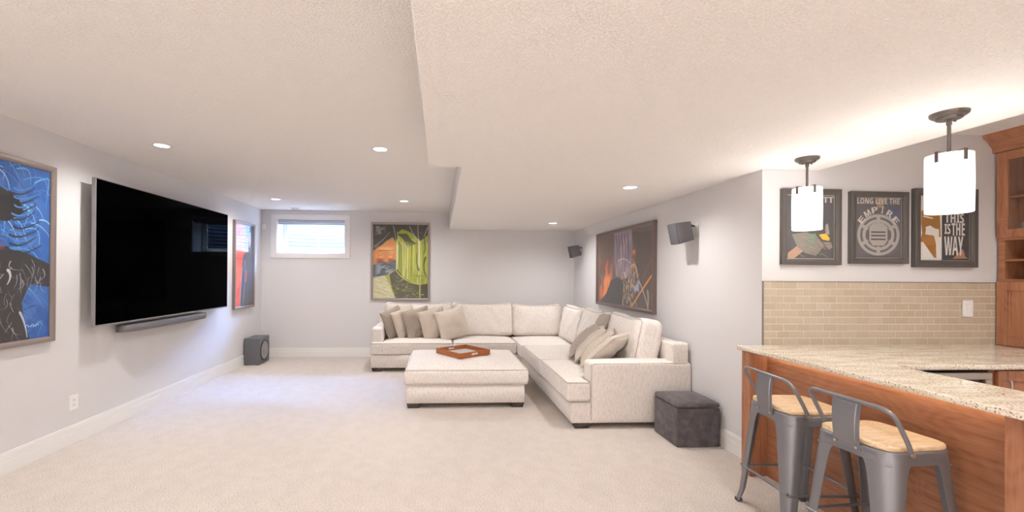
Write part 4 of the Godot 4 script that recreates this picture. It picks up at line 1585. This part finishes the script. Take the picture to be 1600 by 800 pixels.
	a.poly([0.0, 0.72, 0.22, 0.69, 0.30, 0.80, 0.40, 1.0, 0.0, 1.0], Color8(196, 192, 150))
	for k in 60:
		var u := rng.randf_range(0.0, 0.30)
		var v := rng.randf_range(0.72, 1.0)
		a.stroke([u, v, u + 0.05, v + 0.008, u + 0.09, v + 0.03], 1.6, 0.8, [Color8(232, 230, 200), Color8(150, 148, 100)][k % 2], 0.6)
	for k in 4:
		a.stroke([0.885 + 0.013 * k, 0.955, 0.89 + 0.013 * k, 0.94, 0.90 + 0.013 * k, 0.955], 1.0, 0.8, Color8(226, 226, 210), 0.9)
	framed("wall_print", "tall green, yellow and orange print on the back wall above the sofa's left end", V(-0.675, 1.625, BACK), 0.0, 0.995, 1.325, 0.036, 0.034, mats.pewter, a.im)
	# 4: brown and lilac with orange sparks, landscape
	a = Art.new(480, 300, Color8(92, 76, 70))
	a.cloud(-0.1, -0.1, 0.36, 1.1, Color8(104, 52, 34), 0.8, n1)
	a.cloud(0.0, 0.3, 0.36, 1.05, Color8(226, 110, 44), 0.9, n1, 1.2, 0.5)
	a.cloud(0.10, 0.55, 0.30, 1.0, Color8(252, 150, 70), 0.7, n1, 1.5, 0.5)
	a.cloud(0.60, 0.18, 0.76, 0.55, Color8(240, 146, 60), 1.0, n1, 0.6, 2.0)
	a.poly([0.36, 0.0, 0.68, 0.0, 0.70, 0.2, 0.68, 0.5, 0.62, 0.62, 0.48, 0.66, 0.40, 0.60, 0.36, 0.40], Color8(150, 132, 150))
	a.cloud(0.36, 0.0, 0.70, 0.66, Color8(206, 190, 206), 0.7, n1, 2.0, 0.4)
	for k in 40:
		var u := rng.randf_range(0.38, 0.66)
		var v := rng.randf_range(0.02, 0.6)
		a.stroke([u, v, u + rng.randf_range(-0.01, 0.01), v + 0.05, u + rng.randf_range(-0.02, 0.02), v + 0.1], 1.2, 0.6, Color8(104, 84, 108), 0.6)
	for k in 5:
		a.stroke([0.39 + 0.055 * k, 0.05, 0.43 + 0.05 * k, 0.20, 0.41 + 0.055 * k, 0.42 - 0.03 * (k % 2)], 5.0, 3.0, Color8(84, 70, 90), 0.6)
	a.stroke([0.44, 0.40, 0.54, 0.33, 0.66, 0.44], 4.0, 3.0, Color8(216, 206, 206), 0.7)
	a.poly([0.30, 0.66, 0.46, 0.62, 0.50, 0.66, 0.60, 0.64, 0.56, 0.8, 0.52, 1.0, 0.05, 1.0, 0.20, 0.86], Color8(46, 40, 46))
	for k in 60:
		var u := rng.randf_range(0.52, 0.78)
		var v := rng.randf_range(0.55, 1.0)
		var c: Color = [Color8(236, 190, 110), Color8(170, 196, 226), Color8(236, 224, 214), Color8(150, 128, 84), Color8(226, 140, 70)][rng.randi() % 5]
		a.stroke([u, v, u + rng.randf_range(-0.03, 0.03), v - 0.05, u + rng.randf_range(-0.05, 0.05), v - rng.randf_range(0.0, 0.16)], rng.randf_range(1.5, 4.5), 1.0, c, 0.75)
	a.stroke([0.68, 0.48, 0.75, 0.40, 0.78, 0.62], 7.0, 6.0, Color8(206, 190, 156), 0.85)
	a.cloud(0.66, 0.58, 0.82, 0.88, Color8(190, 206, 232), 0.9, n1)
	a.stroke([0.68, 1.0, 0.84, 0.78, 1.0, 0.58], 4.0, 5.0, Color8(246, 164, 50), 0.95)
	a.stroke([0.80, 0.66, 0.90, 0.84, 0.94, 1.0], 4.0, 3.0, Color8(206, 196, 206), 0.7)
	a.stroke([0.86, 0.62, 0.92, 0.50, 0.99, 0.40], 1.6, 1.2, Color8(190, 110, 80), 0.8)
	a.stroke([0.93, 0.78, 0.95, 0.88, 0.93, 1.0], 7.0, 5.0, Color8(180, 172, 150), 0.8)
	framed("wall_print", "wide brown and lilac print with orange streaks on the right wall above the sofa", V(RIGHT, 1.500, 5.325), -PI / 2, 1.69, 1.02, 0.040, 0.045, flat(Color8(120, 104, 100), 0.4, 0.35), a.im)
	# three small prints over the tiles
	var silver := flat(Color8(172, 166, 160), 0.4, 0.4)
	var ash := Color8(78, 76, 80)
	a = Art.new(240, 320, ash)
	a.cloud(-0.1, -0.1, 1.1, 1.1, Color8(92, 90, 94), 0.6, n1)
	a.poly([0.02, 0.92, 0.22, 0.80, 0.36, 0.88, 0.16, 1.0, 0.02, 1.0], Color8(186, 150, 128))
	a.poly([0.10, 0.62, 0.40, 0.58, 0.64, 0.64, 0.80, 0.80, 0.62, 0.96, 0.40, 0.92, 0.22, 0.82], Color8(140, 134, 126))
	a.poly([0.46, 0.62, 0.62, 0.60, 0.58, 0.76, 0.46, 0.76], Color8(128, 150, 128))
	a.poly([0.68, 0.62, 0.84, 0.60, 0.92, 0.68, 0.90, 0.72, 0.76, 0.70], Color8(232, 192, 62))
	a.poly([0.82, 0.46, 0.88, 0.44, 0.91, 0.62, 0.83, 0.62], Color8(168, 160, 150))
	a.poly([0.76, 0.74, 0.94, 0.74, 0.98, 0.82, 0.90, 0.86], Color8(150, 142, 134))
	for k in 26:
		var u := rng.randf_range(0.14, 0.8)
		var v := rng.randf_range(0.64, 0.94)
		a.stroke([u, v, u + 0.06, v + 0.03, u + rng.randf_range(0.05, 0.16), v + rng.randf_range(0.0, 0.08)], 1.4, 0.8, [Color8(186, 178, 166), Color8(88, 84, 82), Color8(166, 120, 92)][k % 3], 0.8)
	var g := "small dark-framed prints over the tiles"
	var letters := flat(Color8(206, 201, 194), 0.5)
	var p := framed("wall_print", "small dark-framed print with a yellow patch, behind the farther pendant lamp", V(2.699, 1.769, BAR), 0.0, 0.452, 0.552, 0.040, 0.030, mats.charcoal, a.im, 0.008, silver, g)
	lettering(p, "ETT", 0.117, 0.200, 0.0122, 0.114, 0.042, letters)
	a = Art.new(240, 320, Color8(104, 102, 106))
	a.cloud(0.6, 0.1, 1.05, 0.5, Color8(88, 96, 126), 0.8, n1)
	a.poly([0.47, 0.0, 0.62, 0.0, 0.62, 0.16, 0.47, 0.16], Color8(166, 146, 126))
	var pale := Color8(176, 172, 168)
	for k in 96:
		var w := TAU * k / 96.0
		a.dot(120 + 104 * cos(w), 198 + 104 * sin(w), 10.0, pale, 1.0)
		a.dot(120 + 76 * cos(w), 198 + 76 * sin(w), 10.0, pale, 1.0)
	for k in 6:
		var w := TAU * k / 6.0 + PI / 6
		a.stroke([0.5 + 0.30 * cos(w), 0.62 + 0.22 * sin(w), 0.5 + 0.36 * cos(w), 0.62 + 0.27 * sin(w), 0.5 + 0.42 * cos(w), 0.62 + 0.31 * sin(w)], 12.0, 12.0, pale, 1.0)
	# inside the rings: plain nested bands
	a.poly([0.30, 0.48, 0.40, 0.42, 0.60, 0.42, 0.70, 0.48, 0.70, 0.72, 0.62, 0.80, 0.38, 0.80, 0.30, 0.72], pale)
	a.poly([0.34, 0.56, 0.66, 0.56, 0.66, 0.585, 0.34, 0.585], Color8(84, 82, 84))
	a.poly([0.34, 0.62, 0.66, 0.62, 0.66, 0.645, 0.34, 0.645], Color8(84, 82, 84))
	a.poly([0.34, 0.68, 0.66, 0.68, 0.66, 0.705, 0.34, 0.705], Color8(84, 82, 84))
	p = framed("wall_print", "small dark-framed print with rings under the words LONG LIVE THE EMPIRE, middle of three", V(3.219, 1.769, BAR), 0.0, 0.446, 0.528, 0.038, 0.034, mats.charcoal, a.im, 0.008, silver, g)
	lettering(p, "LONG LIVE THE", 0.0, 0.197, 0.0162, 0.330, 0.042, letters)
	var word := "EMPIRE"
	for k in 6:
		var w := deg_to_rad(52.0 - 20.8 * k)
		lettering(p, word[k], -sin(w) * 0.168, -0.066 + cos(w) * 0.200, 0.0162, 0.014 if word[k] == "I" else 0.047, 0.044, letters, "lettering", w)
	a = Art.new(240, 320, Color8(70, 68, 72))
	a.poly([0.0, 0.0, 0.44, 0.0, 0.44, 1.0, 0.0, 1.0], Color8(232, 228, 224))
	var ochre := Color8(160, 112, 52)
	a.poly([0.02, 0.24, 0.10, 0.20, 0.30, 0.24, 0.40, 0.30, 0.42, 0.64, 0.38, 0.64, 0.38, 0.52, 0.12, 0.48, 0.10, 0.60, 0.28, 0.62, 0.32, 0.74, 0.33, 0.97, 0.28, 0.96, 0.06, 0.72, 0.0, 0.72, 0.0, 0.70, 0.04, 0.58, 0.02, 0.44], ochre)
	a.poly([0.06, 0.30, 0.26, 0.34, 0.26, 0.36, 0.06, 0.33], Color8(232, 228, 224))
	a.poly([0.10, 0.49, 0.20, 0.46, 0.38, 0.55, 0.38, 0.60, 0.22, 0.57], Color8(232, 228, 224))
	a.poly([0.76, 0.90, 0.88, 0.82, 0.92, 0.94, 0.98, 0.97, 0.66, 0.98], Color8(178, 132, 100))
	p = framed("wall_print", "small dark-framed print, half white and ochre, reading THIS IS THE WAY, behind the near pendant", V(3.738, 1.773, BAR), 0.0, 0.492, 0.580, 0.047, 0.036, mats.charcoal, a.im, 0.006, silver, g)
	var white := flat(Color8(226, 222, 220), 0.5)
	lettering(p, "THIS", 0.075, 0.075, 0.0182, 0.150, 0.070, white)
	lettering(p, "IS", 0.020, -0.005, 0.0182, 0.046, 0.076, white)
	lettering(p, "THE", 0.105, -0.008, 0.0182, 0.104, 0.092, white)
	lettering(p, "WAY", 0.070, -0.130, 0.0182, 0.150, 0.140, white)

# ---------------------------------------------------------------- speakers, plates, sensor
func satellite(label: String, z: float) -> void:
	# on the right wall, facing the room and tipped down
	var o := thing("wall_speaker", label, "speaker", V(RIGHT, 1.815, z), "small speakers on the right wall")
	var tip := Basis(Vector3.BACK, deg_to_rad(12.0))
	var c := Vector3(-0.135, -0.012, 0)
	var st := mb()
	# the cabinet narrows towards the back
	var d := func(p: Vector3) -> Vector3: return Vector3(p.x, p.y * (1.0 - 0.12 * (p.x + 0.07) / 0.14), p.z * (1.0 - 0.12 * (p.x + 0.07) / 0.14))
	soft(st, c, Vector3(0.072, 0.097, 0.070), 0.006, 2, 2, d, tip)
	put("cabinet", st, mats.speaker, o, false)
	st = mb()
	soft(st, c + tip * Vector3(-0.076, 0.0, 0), Vector3(0.008, 0.094, 0.067), 0.005, 1, 2, null, tip)
	put("grille", st, mats.grille, o, false)
	st = mb()
	plain(st, Vector3(-0.004, 0.02, 0), Vector3(0.004, 0.055, 0.032))
	put("wall_plate", st, mats.white, o, false)
	st = mb()
	tube(st, bend([Vector3(-0.006, 0.05, 0), Vector3(-0.040, 0.052, 0), Vector3(-0.066, 0.03, 0)], 0.012, 4), 0.007, 8)
	tube(st, [Vector3(-0.070, -0.055, 0), Vector3(-0.028, -0.075, 0), Vector3(-0.032, -0.020, 0)], 0.006, 8)
	lathe(st, [Vector2(0.0, -0.012), Vector2(0.010, -0.012), Vector2(0.010, 0.012), Vector2(0.0, 0.012)], 12, Vector3(-0.038, 0.052, 0), -1, Basis(Vector3.RIGHT, PI / 2))
	put("bracket", st, mats.black, o, false)

func plate(called: String, label: String, category: String, at: Vector3, turn: float, h: float, w: float, kind: int) -> void:
	var o := thing(called, label, category, at, "", turn)
	var st := mb()
	soft(st, Vector3(0, 0, 0.003), Vector3(w / 2, h / 2, 0.003), 0.002, 1, 1)
	put("cover_plate", st, mats.white, o, false)
	if kind == 0:
		for s: float in [-1.0, 1.0]:
			st = mb()
			soft(st, Vector3(0, s * 0.0195, 0.0062), Vector3(0.0165, 0.0145, 0.002), 0.0015)
			var face := put("socket", st, mats.trim, o, false)
			st = mb()
			plain(st, Vector3(-0.006, s * 0.0195 + 0.003, 0.0083), Vector3(0.0012, 0.004, 0.0003))
			plain(st, Vector3(0.006, s * 0.0195 + 0.003, 0.0083), Vector3(0.0012, 0.0035, 0.0003))
			plain(st, Vector3(0, s * 0.0195 - 0.007, 0.0083), Vector3(0.002, 0.002, 0.0003))
			put("slots", st, mats.rubber, face, false)
	else:
		st = mb()
		plain(st, Vector3(0, 0, 0.0062), Vector3(0.0175, 0.034, 0.0006))
		put("insert_frame", st, mats.trim, o, false)
		st = mb()
		soft(st, Vector3(0, 0, 0.0075), Vector3(0.0160, 0.0325, 0.0025), 0.002, 1, 1, null, Basis(Vector3.RIGHT, 0.04))
		put("rocker", st, mats.white, o, false)

func make_small_things() -> void:
	satellite("small dark grey wall speaker on the right of the wide print, the nearer one", 3.787)
	satellite("small dark grey wall speaker by the back corner, left of the wide print", 6.88)
	plate("wall_outlet", "white double socket low on the left wall under the television", "outlet", V(LEFT, 0.336, 3.659), PI / 2, 0.122, 0.083, 0)
	plate("light_switch", "white rocker switch plate on the tiled splashback", "light switch", V(3.927, 1.177, BAR - 0.0105), 0.0, 0.124, 0.082, 1)
	var o := thing("motion_sensor", "small white motion sensor on the back wall beside the corner and window", "sensor", V(-2.955, 2.185, BACK))
	var st := mb()
	soft(st, Vector3(0.0, 0.0, 0.022), Vector3(0.032, 0.047, 0.022), 0.012, 2, 3)
	put("housing", st, mats.white, o, false)
	st = mb()
	soft(st, Vector3(0.0, -0.012, 0.043), Vector3(0.020, 0.018, 0.004), 0.003, 1, 2)
	put("sensor_lens", st, mats.trim, o, false)
	o = thing("ceiling_vent", "small white air vent in the ceiling above the window", "vent", V(-2.37, HIGH, 7.09))
	st = mb()
	soft(st, Vector3(0, -0.004, 0), Vector3(0.07, 0.004, 0.05), 0.003)
	put("vent_frame", st, mats.trim, o, false)
	for k in 5:
		st = mb()
		plain(st, Vector3(0, -0.010, -0.03 + 0.015 * k), Vector3(0.058, 0.0035, 0.0012), Basis(Vector3.RIGHT, 0.6))
		put("slat", st, flat(Color8(190, 192, 196), 0.5), o, false)
